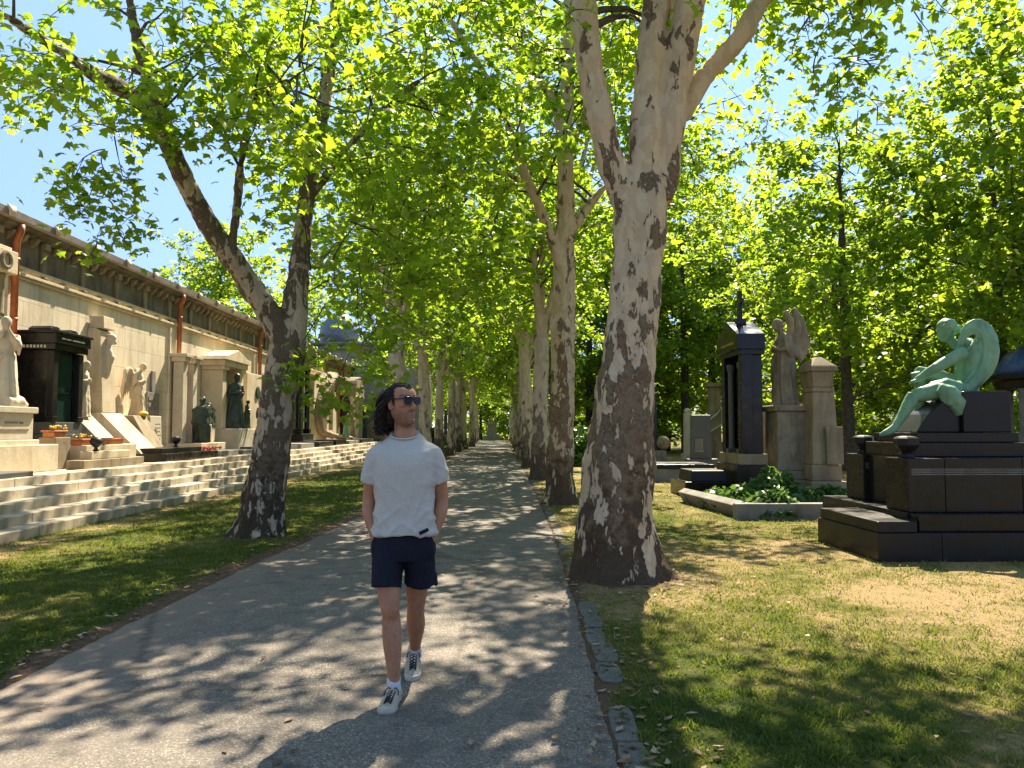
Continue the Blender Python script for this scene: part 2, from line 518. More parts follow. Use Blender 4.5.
c = t.mix(t.ramp(fine, [(.3, .75), (.6, 0)]), c, (.035, .035, .012))
b2 = t.math('ADD', t.attr('bare'), t.math('MULTIPLY', t.math('SUBTRACT', t.noise(p, 14, 5, .7), .5), .8))
e = t.ramp(t.noise(p, 60, 5, .7), [(.3, (.075, .045, .028)), (.7, (.20, .13, .085))])
c = t.mix(t.ramp(b2, [(.4, 0), (.62, 1)]), c, e)
t.bump(t.math('ADD', fine, t.math('MULTIPLY', t.noise(p, 25, 5), .7)), .7, .03)
M['lawn'] = t.done(c, .95, .1)
gm.polygons.foreach_set('use_smooth', [True] * len(gm.polygons))
ground = finish(bpy.data.objects.new('ground', gm), M['lawn'])
tag(ground, 'mown lawn of green and straw coloured grass under the trees', None, None, 'structure')

# asphalt path with a ragged edge
ys = list(np.arange(-6, 30, .06)) + list(np.arange(30, 112, .5))
vsx = []; fs = []
for y in ys:
    l = edge(LE, y) + .09 * fbm(0, y, .9, 4) + .05 * fbm(0, y, 5, 7); r = edge(RE, y) + .04 * fbm(0, y, 1.1, 14) + .03 * fbm(0, y, 6, 17)
    for k in range(13):
        u = k / 12
        vsx.append((lerp(l, r, u), y, .006 + .02 * math.sin(PI * u)))
for j in range(len(ys) - 1):
    for k in range(12): fs.append((j * 13 + k, j * 13 + k + 1, (j + 1) * 13 + k + 1, (j + 1) * 13 + k))
pm = bpy.data.meshes.new('path'); pm.from_pydata(vsx, [], fs)
t = NT('asphalt'); p = t.pos()
agg = t.voro(p, 130, 'F1', 'Color'); sc = t.n('ShaderNodeSeparateColor'); t.l(agg, sc.inputs[0])
c = t.ramp(sc.outputs[0], [(0, (.065, .058, .052)), (.55, (.158, .134, .108)), (.86, (.23, .195, .155)), (.95, (.38, .34, .29))])
c = t.mix(t.ramp(t.noise(p, .9, 5), [(.35, 0), (.7, .55)]), c, (.16, .14, .12))
c = t.mix(t.ramp(t.noise(p, 3.2, 7, .7), [(.45, 0), (.72, .7)]), c, (.055, .05, .047))
sxn = t.n('ShaderNodeSeparateXYZ'); t.l(p, sxn.inputs[0])
le = t.math('ADD', t.math('MULTIPLY', sxn.outputs[0], -.5), t.math('MULTIPLY', t.noise(p, 2.2, 6, .7), .9))
c = t.mix(t.ramp(t.math('SUBTRACT', le, .95), [(.5, 0), (.95, .75)]), c, (.20, .155, .12))
ck = t.voro(t.pos((.55, .8, 1)), .42, 'DISTANCE_TO_EDGE')
wob = t.math('ADD', ck, t.math('MULTIPLY', t.math('SUBTRACT', t.noise(p, 6, 6, .7), .5), .05))
crack = t.ramp(wob, [(.0, 1), (.009, 0)])
c = t.mix(t.math('MULTIPLY', crack, .55), c, (.03, .028, .026))
t.bump(t.math('SUBTRACT', t.math('ADD', t.math('MULTIPLY', sc.outputs[1], .6), t.noise(p, 40, 4)), crack), .5, .012)
M['asphalt'] = t.done(c, .82, .35)
tag(finish(bpy.data.objects.new('path', pm), M['asphalt']), 'grey asphalt path running straight between the two rows of plane trees', None, None, 'structure')

# flush kerb stones along the right edge, sunk and cracked
mb = MB(); y = 2.0; rnd = random.Random(3)
while y < 30:
    L = rnd.uniform(.32, .62); x = edge(RE, y) + .04 + rnd.uniform(-.015, .015); wd = rnd.uniform(.13, .17)
    if rnd.random() > (.12 if y < 7 else .45):
        M0 = T(x + wd / 2, y + L / 2, 0, rnd.uniform(-.03, .03) - math.atan((edge(RE, y + 1) - edge(RE, y))), rnd.uniform(-.012, .012), rnd.uniform(-.03, .03))
        o = []
        for k in range(14):
            a = 2 * PI * k / 14; ca, sa = math.cos(a), math.sin(a)
            q = max(abs(ca), abs(sa))
            o.append((ca / q * wd / 2 * rnd.uniform(.9, 1.02), sa / q * L / 2 * rnd.uniform(.94, 1.0)))
        mb.prism(o, -.06, .008 + rnd.uniform(-.005, .004), 'z', M0)
    y += L + .012
tag(mb.build('kerb', M['stone_kerb'], None, .006), 'worn flush kerb stones along the right edge of the path', None, None, 'structure')


# ---------------------------------------------------------------- grass blades, leaf litter
def strips_mesh(name, V, F, tint, mats, smooth=False, fmat=None):
    m = bpy.data.meshes.new(name)
    m.vertices.add(len(V)); m.vertices.foreach_set('co', np.asarray(V, np.float32).ravel())
    F = np.asarray(F, np.int32); k = F.shape[1]
    m.loops.add(F.size); m.loops.foreach_set('vertex_index', F.ravel())
    m.polygons.add(len(F)); m.polygons.foreach_set('loop_start', np.arange(0, F.size, k, dtype=np.int32))
    if tint is not None: m.attributes.new('tint', 'FLOAT', 'FACE').data.foreach_set('value', np.asarray(tint, np.float32))
    if fmat is not None: m.polygons.foreach_set('material_index', np.asarray(fmat, np.int32))
    m.update(calc_edges=True); m.validate()
    for x in mats: m.materials.append(x)
    return m


rg = np.random.default_rng(5)


def scatter_grass(n, x0, x1, y0, y1, power, keep):
    X = []; Y = []; D = []
    u = rg.random(n); ys_ = (y0 ** -power + u * (y1 ** -power - y0 ** -power)) ** (-1 / power)
    xs_ = x0 + rg.random(n) * (x1 - x0)
    for x, y in zip(xs_, ys_):
        if not keep(x, y): continue
        b = bare(x, y) if abs(x) < 8 else 0.05
        if rg.random() < b * 1.15 + .05: continue
        dd = dryness(x, y) + .45 * (fbm(x, y, 9, 4, 2))
        if rg.random() < max(0, dd - .55) * .9: continue
        X.append(x); Y.append(y); D.append(dd + .25 * mnoise.noise(Vector((x * 3.3, y * 3.3, 8))))
    X = np.array(X); Y = np.array(Y); D = np.array(D); n = len(X)
    a = rg.random(n) * 2 * PI; h = (.012 + .030 * rg.random(n) ** 2.5) * (1.25 - .5 * np.clip(D, 0, 1)) * (1 + .02 * Y); wd = (.0016 + .0018 * rg.random(n)) * (1 + .13 * Y)
    tuft = np.array([mnoise.noise(Vector((a_ * 6, b_ * 6, 3))) for a_, b_ in zip(X, Y)]); h *= np.clip(.85 + 1.1 * tuft, .35, 2)
    lean = h * (.3 + 1.1 * rg.random(n)); la = rg.random(n) * 2 * PI
    base = np.stack([X, Y, np.full(n, -.004)], 1)
    s = np.stack([np.cos(a) * wd, np.sin(a) * wd, np.zeros(n)], 1)
    mid = base + np.stack([np.cos(la) * lean * .35, np.sin(la) * lean * .35, h * .6], 1)
    tip = base + np.stack([np.cos(la) * lean, np.sin(la) * lean, h], 1)
    V = np.stack([base - s, base + s, mid + s * .8, mid - s * .8, tip], 1).reshape(-1, 3)
    k = np.arange(n) * 5
    F = np.concatenate([np.stack([k, k + 1, k + 2], 1), np.stack([k, k + 2, k + 3], 1), np.stack([k + 3, k + 2, k + 4], 1)])
    tint = np.clip(D * .8 + .18 * rg.standard_normal(n), 0, 1)
    return V, F, np.tile(tint, 3)


t = NT('grass_blade'); f = t.attr('tint')
c = t.ramp(f, [(0, (.05, .10, .016)), (.35, (.12, .155, .026)), (.62, (.27, .23, .075)), (1, (.44, .34, .17))])
t.done(c, .6, .25)
tr = t.n('ShaderNodeBsdfTranslucent'); t.l(t.mix(.5, c, (.30, .38, .03)), tr.inputs[0])
mx = t.n('ShaderNodeMixShader'); mx.inputs[0].default_value = .4
t.l(t.b.outputs[0], mx.inputs[1]); t.l(tr.outputs[0], mx.inputs[2]); t.l(mx.outputs[0], t.out.inputs[0])
M['blade'] = t.m
for nm, n, args, lab in (
    ('grass', 430000, (.5, 11, 2.4, 24, 1.0, lambda x, y: x > edge(RE, y) + .05 and x < .72 * y + 3.2 + fbm(x, y, .8)), 'short lawn grass, green and straw coloured, right of the path'),
    ('grass', 190000, (-6.7, -2.2, 4.5, 26, 1.0, lambda x, y: x < edge(LE, y) - .02 and x > -.8 * y - 1.5), 'short shaded lawn grass between the path and the stone steps')):
    V, F, ti = scatter_grass(n, *args)
    g = bpy.data.objects.new(nm, strips_mesh(nm, V, F, ti, [M['blade']])); COL.objects.link(g)
    tag(g, lab, 'grass', None, 'stuff')
# litter of dead leaves and bark flakes
V = []; F = []; ti = []; rnd = random.Random(8)
for i in range(2800):
    side = rnd.random()
    y = 3.2 + 20 * rnd.random() ** 1.8
    if side < .36: x = edge(LE, y) - abs(rnd.gauss(.05, .35))
    elif side < .66: x = edge(RE, y) + rnd.gauss(.12, .2)
    elif side < .80: a = rnd.random() * 6.28; r = .55 + abs(rnd.gauss(0, .35)); x = 1.29 + math.cos(a) * r; y = 8.26 + math.sin(a) * r
    elif side < .985: x = rnd.uniform(.8, 6)
    else: x = rnd.uniform(-2.6, .5)
    s = rnd.uniform(.010, .04); a = rnd.random() * 6.28; z = .012 + (.02 if edge(LE, y) < x < edge(RE, y) else 0)
    k = len(V); q = [(-1, 0), (-.2, .5), (1, .1), (.1, -.45)]
    for (u, v) in q: V.append((x + s * (u * math.cos(a) - v * math.sin(a)), y + s * (u * math.sin(a) + v * math.cos(a)), z + rnd.uniform(0, .4) * s))
    F += [(k, k + 1, k + 2), (k, k + 2, k + 3)]; q = rnd.random(); ti += [q, q]
t = NT('dead_leaf'); M['litter'] = t.done(t.ramp(t.attr('tint'), [(0, (.10, .055, .03)), (.6, (.22, .14, .08)), (1, (.38, .30, .19))]), .8, .2)
g = bpy.data.objects.new('litter', strips_mesh('litter', V, F, ti, [M['litter']])); COL.objects.link(g)
tag(g, 'scattered dead leaves and bark flakes along the path edges', 'leaf litter', None, 'stuff')
# ---------------------------------------------------------------- trees
LEAF_STAR = ([(0, 0, 0), (.04, .34, -.05), (.30, .26, .0), (.40, .58, -.09), (.58, .27, -.02), (1.0, .0, -.14), (.58, -.27, -.02), (.40, -.58, -.09), (.30, -.26, .0), (.04, -.34, -.05), (.36, 0, .05)],
             [(10, i, (i + 1) % 10) for i in range(10)])
LEAF_MID = ([(0, 0, 0), (.18, .42, -.04), (.55, .40, -.05), (1, 0, -.12), (.55, -.40, -.05), (.18, -.42, -.04)],
            [(0, 3, 2), (0, 2, 1), (0, 5, 4), (0, 4, 3)])
LEAF_LOW = ([(0, 0, 0), (.45, .46, -.08), (1, 0, -.04), (.5, -.42, -.09)], [(0, 2, 1), (0, 3, 2)])


def leaf_geo(P, S, rng, tmpl, up=.85, size_var=.45, tint=None):
    """one small lobed face set per leaf; P positions, S size"""
    n = len(P)
    N = np.stack([rng.standard_normal(n) * .6, rng.standard_normal(n) * .6, np.full(n, up) + .3 * rng.standard_normal(n)], 1)
    N /= np.linalg.norm(N, axis=1)[:, None]
    a = rng.random(n) * 2 * PI
    f = np.stack([np.cos(a), np.sin(a), -.35 * np.ones(n)], 1)
    f -= N * (f * N).sum(1)[:, None]; f /= np.linalg.norm(f, axis=1)[:, None] + 1e-9
    s = np.cross(N, f)
    sz = S * (1 - size_var + 2 * size_var * rng.random(n))
    tv, tf = tmpl; tv = np.array(tv); tf = np.array(tf)
    V = P[:, None, :] + sz[:, None, None] * (tv[None, :, 0:1] * f[:, None, :] + tv[None, :, 1:2] * s[:, None, :] + tv[None, :, 2:3] * N[:, None, :] * 1.3)
    F = (np.arange(n) * len(tv))[:, None, None] + tf[None]
    if tint is None: tint = rng.random(n)
    return V.reshape(-1, 3), F.reshape(-1, 3), np.repeat(tint, len(tf))


def fast_tubes(paths, n):
    """many thin tapered tubes -> V, F triangles"""
    V = []; F = []
    ca = [(math.cos(2 * PI * j / n), math.sin(2 * PI * j / n)) for j in range(n)]
    for pts, rad in paths:
        pts = np.asarray(pts); base = len(V)
        for i in range(len(pts)):
            t = pts[min(i + 1, len(pts) - 1)] - pts[max(0, i - 1)]; t = t / (np.linalg.norm(t) + 1e-9)
            u = np.cross(t, (0, 0, 1) if abs(t[2]) < .9 else (1, 0, 0)); u /= np.linalg.norm(u) + 1e-9
            w_ = np.cross(t, u); r = rad[i]
            for c, s in ca: V.append(pts[i] + (u * c + w_ * s) * r)
        for i in range(len(pts) - 1):
            for j in range(n):
                a = base + i * n + j; b = base + i * n + (j + 1) % n
                F.append((a, b, b + n)); F.append((a, b + n, a + n))
    return np.array(V).reshape(-1, 3), np.array(F, np.int32).reshape(-1, 3)


def grow(limbs, rng, leaf=.15, tmpl=LEAF_STAR, per_m=2.0, blen=(1.6, 3.2), sub_m=2.0, slen=(.6, 1.2), twig_m=4.5, leaves=7, start=.25,
         keep=None, mats=None, droop=.35, upb=.35, outward=None, tips=True, thin=None):
    """limbs: list of [(x,y,z,r),...] -> crown mesh (twigs + leaves)"""
    wood = []; LP = []; LT = []

    def path(p, d, L, k, dr, jit):
        pts = [p.copy()]; d = d.copy()
        for i in range(k):
            d = d + rng.standard_normal(3) * jit; d[2] -= dr / k; d /= np.linalg.norm(d) + 1e-9
            pts.append(pts[-1] + d * L / k)
        return np.array(pts)

    def clump(p, d, n, spread):
        tt = rng.random()
        for i in range(n):
            LP.append(p + rng.standard_normal(3) * spread * np.array((1, 1, .75))); LT.append(np.clip(.55 * tt + .45 * rng.random(), 0, 1))

    def at_path(pts, t):
        x = t * (len(pts) - 1); i = min(int(x), len(pts) - 2); return pts[i] + (pts[i + 1] - pts[i]) * (x - i), pts[i + 1] - pts[i]

    for lb in limbs:
        lb = np.array(lb, float); P = lb[:, :3]; seg = np.linalg.norm(np.diff(P, axis=0), axis=1); L = seg.sum()
        nb = max(2, int(L * per_m * (1 - start)))
        ctr = P[0]
        for b in range(nb + 1):
            t = start + (1 - start) * (b + rng.random()) / nb if b < nb else 1.
            t = min(t, 1.)
            p, tan = at_path(P, t); tan = tan / (np.linalg.norm(tan) + 1e-9); r0 = np.interp(t * (len(P) - 1), range(len(P)), lb[:, 3])
            d = rng.standard_normal(3); d -= tan * d.dot(tan); d /= np.linalg.norm(d) + 1e-9
            if b == nb: d = tan.copy()
            d = d + tan * .45 + np.array((0, 0, upb * rng.random()))
            if outward is not None:
                o = p - np.array(outward); o[2] = 0; d += .5 * o / (np.linalg.norm(o) + 1e-6)
            d /= np.linalg.norm(d)
            bl = lerp(blen[1], blen[0], t) * (.7 + .5 * rng.random())
            k = max(4, int(bl / .3)); bp = path(p, d, bl, k, droop, .13)
            if keep is not None and not keep(bp[-1]): continue
            br = min(r0 * .6, .012 + .012 * bl)
            wood.append((bp, np.linspace(br, .005, k + 1)))
            ns = max(1, int(bl * sub_m))
            for s in range(ns + 1):
                ts = .2 + .8 * (s + rng.random()) / ns if s < ns else 1.
                q, tn = at_path(bp, min(ts, 1.)); tn = tn / (np.linalg.norm(tn) + 1e-9)
                e = rng.standard_normal(3); e -= tn * e.dot(tn); e = e / (np.linalg.norm(e) + 1e-9) + tn * .7
                e[2] *= .6; e /= np.linalg.norm(e)
                l2 = slen[0] + (slen[1] - slen[0]) * rng.random(); k2 = 4
                sp = path(q, e, l2, k2, droop * 1.2, .16)
                if thin is not None and q[2] > thin[0] and rng.random() > thin[1]: continue
                if keep is not None and not keep(sp[-1]): continue
                wood.append((sp, np.linspace(.008, .003, k2 + 1)))
                nt = max(2, int(l2 * twig_m))
                for g in range(nt):
                    c, _ = at_path(sp, .15 + .85 * (g + rng.random()) / nt)
                    clump(c, None, leaves, .13 + .25 * leaf)
    LP = np.array(LP); LT = np.array(LT)
    V1, F1 = fast_tubes(wood, 4)
    V2, F2, T2 = leaf_geo(LP, leaf, rng, tmpl, tint=LT)
    V = np.concatenate([V1, V2]); F = np.concatenate([F1, F2 + len(V1)])
    fm = np.concatenate([np.ones(len(F1), np.int32), np.zeros(len(F2), np.int32)])
    tn = np.concatenate([np.zeros(len(F1)), T2])
    return V, F, tn, fm, len(LP)


def crown_obj(name, limbs, parent, seed, mats, more=None, **kw):
    V, F, tn, fm, n = grow(limbs, np.random.default_rng(seed), **kw)
    if more:
        V2, F2, t2, f2, n2 = grow(more[0], np.random.default_rng(seed + 1), **more[1])
        F = np.concatenate([F, F2 + len(V)]); V = np.concatenate([V, V2]); tn = np.concatenate([tn, t2]); fm = np.concatenate([fm, f2])
    o = bpy.data.objects.new(name, strips_mesh(name, V, F, tn, mats, fmat=fm)); COL.objects.link(o); o.parent = parent
    print('crown', parent.name, n, len(F))
    return o


def smooth_limb(pts, n): return [tuple(q) for q in curve(pts, n)]


def trunk_mesh(trunk, limbs, voxel, flare=1.0, seed=0, lump=.05, nf=7):
    """trunk: [(x,y,z,r)], limbs likewise; melded with a root flare"""
    mb = MB()
    tp = smooth_limb(trunk, 26)

    def lob(i, a):
        z = tp[i][2] - tp[0][2]
        k = math.exp(-max(0, z) / .33) * flare
        return 1 + k * (.34 + .30 * math.exp(-max(0, z) / .2) * max(0, math.cos(nf * a + seed)) + .16 * math.cos(nf * a + seed) + .12 * math.cos(3 * a + seed * 2)) + .05 * math.cos(4 * a + z * .7 + seed)
    mb.tube([p[:3] for p in tp], [p[3] for p in tp], 40, lump=lump, seed=seed, lobes=lob)
    for i, lb in enumerate(limbs):
        q = smooth_limb(lb, max(8, int(len(lb) * 5)))
        mb.tube([p[:3] for p in q], [max(.012, p[3]) for p in q], 14, lump=lump * 1.2, seed=seed + i * 3.3)
    m = meld(mb, voxel, 3)
    roughen(m, .034, 3.4, seed, (1, 1, .7)); roughen(m, .014, 11, seed + 5); roughen(m, .006, 26, seed + 9)
    return m


ROOT = {}


def rel(o, pts): return [(p[0] - o.x, p[1] - o.y, p[2], r) for p, r in pts]


def PL(o, lst):
    """[(px, py, d, r)] measured in the photo -> local points"""
    out = []
    for x, y, d, r in lst:
        q = at(x, y, d); out.append((q.x - o.x, q.y - o.y, q.z, r))
    return out


# --- the big plane on the right of the path
o1 = Vector((1.30, 8.26, 0))
r1 = thing('plane_tree', 'biggest plane tree with thick dark flaking base, forking into pale limbs, right of the path', 'tree', o1, 0, 'plane trees along the path')
tr = [(0, 0, -.15, .50)] + PL(o1, [(617, 560, 8.26, .44), (615, 530, 8.26, .405), (618, 480, 8.26, .375), (623, 420, 8.26, .335), (630, 340, 8.26, .292), (637, 270, 8.26, .272), (642, 215, 8.26, .285), (647, 180, 8.26, .25)])
limbs1 = [PL(o1, [(632, 215, 8.2, .17), (618, 178, 8.2, .165), (604, 140, 8.15, .155), (594, 90, 8.1, .15), (587, 40, 8.1, .145), (583, -10, 8.05, .14), (570, -160, 7.9, .10), (545, -330, 7.7, .05)]),
          PL(o1, [(642, 215, 8.2, .2), (644, 160, 8.2, .175), (647, 100, 8.25, .165), (652, 40, 8.3, .155), (657, -10, 8.4, .15), (668, -180, 8.8, .11), (690, -400, 9.2, .05)]),
          PL(o1, [(655, 200, 8.3, .2), (664, 150, 8.3, .185), (673, 95, 8.3, .175), (683, 40, 8.25, .17), (693, -10, 8.2, .16), (722, -190, 8.0, .11), (770, -380, 7.6, .05)]),
          PL(o1, [(664, 140, 8.5, .12), (684, 104, 8.55, .125), (712, 68, 8.6, .12), (742, 34, 8.6, .115), (768, -6, 8.6, .11), (850, -110, 8.5, .075), (950, -200, 8.2, .03)]),
          PL(o1, [(660, 130, 8.9, .13), (664, 60, 9.1, .12), (668, 0, 9.2, .11), (672, -160, 10, .07), (680, -300, 11, .03)])]
mesh_obj('trunk', trunk_mesh(tr, limbs1, .020, .52, 1.3, .07), M['bark'], r1)
# outer limbs that carry the crown above the picture and the sprays hanging into it
h = 0
ext1 = [[(.4, .2, 6.2, .05), (1.2, -.2, 7.2, .04), (2.2, -.6, 7.4, .03), (3.0, -.9, 7.0, .02)],
        [(-.3, .3, 7.2, .05), (-1.6, .2, 8.5, .04), (-2.8, .5, 9.0, .02)],
        [(.2, -.3, 7.5, .05), (.6, -1.8, 8.6, .04), (.8, -3.4, 9.0, .02)],
        [(.8, .5, 7.6, .05), (2.2, 1.0, 8.8, .04), (3.6, 1.4, 9.2, .02)]]
over1 = PL(o1, [(770, -6, 8.5, .03), (806, 10, 8.3, .02), (828, 40, 8.2, .015), (838, 74, 8.1, .01)])
over1b = PL(o1, [(850, -90, 8.3, .03), (858, -20, 8.2, .02), (850, 40, 8.1, .012), (858, 110, 8.1, .008)])
over1c = PL(o1, [(592, 90, 8.1, .02), (575, 60, 8.0, .018), (560, 30, 7.9, .012), (548, 20, 7.8, .008)])
tw = dict(leaf=.135, mats=None)
lim_up = [l[4:] for l in limbs1[:3]] + [limbs1[3][4:], limbs1[4][2:]] + ext1
kw1 = dict(thin=(9.5, .45), leaf=.125, per_m=2.9, sub_m=2.2, leaves=7, start=.05, blen=(1.3, 2.6), upb=.5)
SPRAY = dict(leaf=.105, per_m=5, sub_m=3.2, leaves=10, start=.15, blen=(.25, .6), slen=(.15, .35), upb=.1, droop=.6)
crown_obj('crown', lim_up, r1, 11, [M['leaf'], M['bark_dark']], ([over1, over1b, over1c], dict(SPRAY, leaves=5, per_m=4)), **kw1)

# --- second plane on the right
o2 = Vector((1.37, 16.4, 0))
r2 = thing('plane_tree', 'slim plane tree next behind the biggest one, a long limb arching left over the path', 'tree', o2, 0, 'plane trees along the path')
tr = [(0, 0, -.15, .42)] + PL(o2, [(560, 485, 16.4, .33), (561, 430, 16.4, .30), (563, 350, 16.4, .27), (564, 280, 16.4, .26), (565, 235, 16.4, .23), (566, 170, 16.4, .19), (567, 100, 16.4, .17), (569, 30, 16.4, .15), (572, -60, 16.4, .12), (575, -180, 16.4, .06)])
limbs2 = [PL(o2, [(562, 270, 16.3, .15), (550, 235, 16.2, .12), (534, 195, 16, .10), (521, 165, 15.8, .095), (506, 120, 15.5, .085), (487, 78, 15.2, .075), (463, 40, 14.9, .065), (440, 0, 14.6, .055), (415, -60, 14, .03)]),
          PL(o2, [(562, 170, 16.4, .1), (556, 108, 16.5, .09), (534, 74, 16.6, .08), (498, 33, 16.8, .07), (455, 4, 17, .05), (420, -30, 17.2, .03)]),
          PL(o2, [(540, 205, 16, .06), (512, 176, 16, .055), (470, 172, 15.9, .05), (430, 172, 15.8, .04), (400, 178, 15.7, .02)]),
          PL(o2, [(566, 240, 16.4, .10), (590, 205, 16.6, .09), (620, 170, 17, .07), (660, 130, 17.4, .05), (700, 110, 17.6, .03)]),
          PL(o2, [(566, 160, 16.5, .10), (600, 80, 17.2, .08), (640, 10, 18, .06), (680, -60, 18.6, .03)])]
tr = [(a, b, c, r * .9) for a, b, c, r in tr]
mesh_obj('trunk', trunk_mesh(tr, limbs2, .03, .6, 4.1, .07), M['bark'], r2)
ext2 = [[(-.8, -1, 5.6, .04), (-2.2, -2, 5.6, .03), (-3.6, -2.4, 5.0, .02)], [(-.6, .8, 6.6, .04), (-2.4, 1.4, 7, .03), (-4.0, 1.6, 6.6, .02)], [(.5, .5, 7.5, .04), (2, .6, 8, .03), (3.8, .4, 7.6, .02)],
        [(.2, -.4, 9.5, .04), (.3, -2.2, 10.5, .03), (.5, -3.6, 10.5, .02)], [(0, .3, 8.5, .04), (.2, 2.2, 9.2, .03), (.4, 3.8, 9, .02)]]
crown_obj('crown', limbs2 + ext2 + [[q for q in tr[6:]]], r2, 21, [M['leaf'], M['bark_dark']], thin=(9.5, .5), leaf=.135, per_m=2.9, sub_m=2.3, leaves=10, start=.2, blen=(1.4, 2.4), upb=.4)

# --- the leaning plane on the left
o3 = Vector((-3.53, 11.6, 0))
l1 = thing('plane_tree', 'leaning plane tree with speckled bark, one long limb reaching out towards the wall', 'tree', o3, 0, 'plane trees along the path')
tr = [(0, 0, -.15, .42)] + PL(o3, [(262, 515, 11.6, .35), (267, 480, 11.6, .315), (274, 430, 11.6, .29), (281, 385, 11.6, .275), (287, 350, 11.6, .27), (294, 310, 11.65, .21), (299, 270, 11.7, .15)])
limbs3 = [PL(o3, [(288, 355, 11.6, .21), (275, 325, 11.5, .20), (258, 298, 11.4, .18), (240, 270, 11.2, .165), (222, 245, 11, .155), (205, 218, 10.8, .145), (188, 188, 10.6, .135), (172, 150, 10.3, .125), (156, 118, 10, .115), (132, 94, 9.7, .10), (105, 80, 9.3, .085), (70, 58, 8.9, .07), (40, 38, 8.5, .055), (5, 15, 8.1, .03), (-30, -10, 7.8, .015)]),
          PL(o3, [(294, 320, 11.7, .17), (300, 260, 11.8, .15), (306, 205, 12, .135), (316, 150, 12.1, .12), (325, 95, 12.3, .11), (333, 40, 12.4, .10), (338, -20, 12.6, .09), (345, -150, 12.8, .05)]),
          PL(o3, [(172, 150, 10.3, .085), (160, 110, 10.2, .08), (148, 75, 10.1, .075), (138, 40, 10.1, .07), (130, 0, 10, .06), (118, -80, 10, .04), (105, -160, 9.8, .02)]),
          PL(o3, [(232, 258, 11, .06), (238, 190, 10.8, .05), (246, 130, 10.6, .045), (262, 90, 10.5, .04), (290, 80, 10.4, .03)]),
          PL(o3, [(306, 205, 12, .07), (345, 150, 12, .06), (385, 110, 12, .05), (420, 80, 12, .03)])]
tr = [(a, b, c, r * .92) for a, b, c, r in tr]
mesh_obj('trunk', trunk_mesh(tr, limbs3, .025, .75, 7.7, .07), M['bark_mottled'], l1)
ext3 = [[(.7, .3, 4.6, .04), (1.8, .4, 5.0, .03), (2.9, .2, 4.6, .02)], [(.5, -.6, 5.4, .04), (1.0, -2.0, 6.0, .03), (1.4, -3.2, 5.8, .02)], [(.4, .5, 6, .04), (.9, 2.0, 6.6, .03), (1.2, 3.4, 6.4, .02)],
        [(.9, .2, 7.4, .04), (2.2, .4, 8, .03), (3.6, .2, 7.8, .02)], [(.7, -.5, 8, .04), (.5, -2, 8.8, .03), (.4, -3.4, 9, .02)],
        [(.5, .2, 3.9, .03), (1.2, -.3, 4.1, .02), (1.7, -.6, 3.9, .012)], [(.3, .1, 3.7, .025), (.9, .2, 3.5, .02), (1.5, .1, 3.0, .012)], [(.4, .2, 4.2, .025), (1.2, .5, 4.0, .02), (2.1, .6, 3.4, .012)]]
lw = [PL(o3, [(160, 110, 9.8, .02), (130, 122, 9.3, .018), (105, 145, 9.0, .014), (92, 190, 8.9, .01)]), PL(o3, [(120, 150, 9.2, .012), (128, 190, 9.1, .01), (105, 225, 9.0, .008)]),
      PL(o3, [(60, 55, 8.7, .012), (40, 35, 8.5, .01), (10, 45, 8.3, .008)])]
crown_obj('crown', [limbs3[0][6:], limbs3[1][2:], limbs3[2], limbs3[3], limbs3[4]] + ext3, l1, 31, [M['leaf'], M['bark_dark']], (lw[:2], SPRAY), keep=lambda p: p[0] > .15 or p[2] > np.interp(-p[1], [0, .4, .8, 1.4, 2., 2.7, 3.5], [2.9, 3.4, 4.15, 4.75, 5.0, 5.0, 4.9]), thin=(9., .45), leaf=.125, per_m=2.8, sub_m=2.5, leaves=9, start=.1, blen=(.8, 1.9), upb=.3)


# --- row planes: three shapes, copied down both sides of the path
def row_tree(seed, mat, leafsize, fork=4.2, H=16, spread=4.6, first=None):
    rnd = random.Random(seed)
    root = thing('plane_tree', '', 'tree', (0, 0, 0), 0, 'plane trees along the path')
    lx, ly = rnd.uniform(-.2, .2), rnd.uniform(-.2, .2)
    tr = [(0, 0, -.15, .36), (0, 0, .5, .29), (lx * .3, ly * .3, 1.8, .25), (lx * .7, ly * .7, fork * .75, .23), (lx, ly, fork, .22)]
    limbs = []; n = 5
    for i in range(n):
        a = 2 * PI * (i + rnd.uniform(-.25, .25)) / n; s = spread * rnd.uniform(.5, .85); hh = H * rnd.uniform(.75, .98)
        if i == 0: s *= .3; hh = H
        c, sn = math.cos(a), math.sin(a)
        limbs.append([(lx, ly, fork - .25, .13), (lx + c * s * .2, ly + sn * s * .2, lerp(fork, hh, .18), .115), (lx + c * s * .55, ly + sn * s * .55, lerp(fork, hh, .5), .085),
                      (lx + c * s * .85, ly + sn * s * .85, lerp(fork, hh, .78), .055), (lx + c * s, ly + sn * s, hh, .02)])
    for i in range(6):
        a = 2 * PI * (i + .5 + rnd.uniform(-.3, .3)) / 6; s = spread * rnd.uniform(.75, 1.05); z0 = rnd.uniform(fork - .3, fork + 3.5)
        c, sn = math.cos(a), math.sin(a); z1 = z0 + rnd.uniform(.6, 2)
        limbs.append([(lx * .9, ly * .9, z0 - .3, .07), (lx + c * s * .35, ly + sn * s * .35, lerp(z0, z1, .6), .055), (lx + c * s * .7, ly + sn * s * .7, z1, .04), (lx + c * s, ly + sn * s, z1 - .5, .015)])
    mesh_obj('trunk', trunk_mesh(tr, limbs, .05, .6, seed, .06), mat, root)
    crown_obj('crown', limbs, root, seed, [M['leaf'], M['bark_dark']], leaf=leafsize, tmpl=LEAF_MID, per_m=2.0, sub_m=2.1, leaves=10, thin=(8., .4), start=.2, blen=(1.2, 2.3), upb=.25, twig_m=4)
    return root


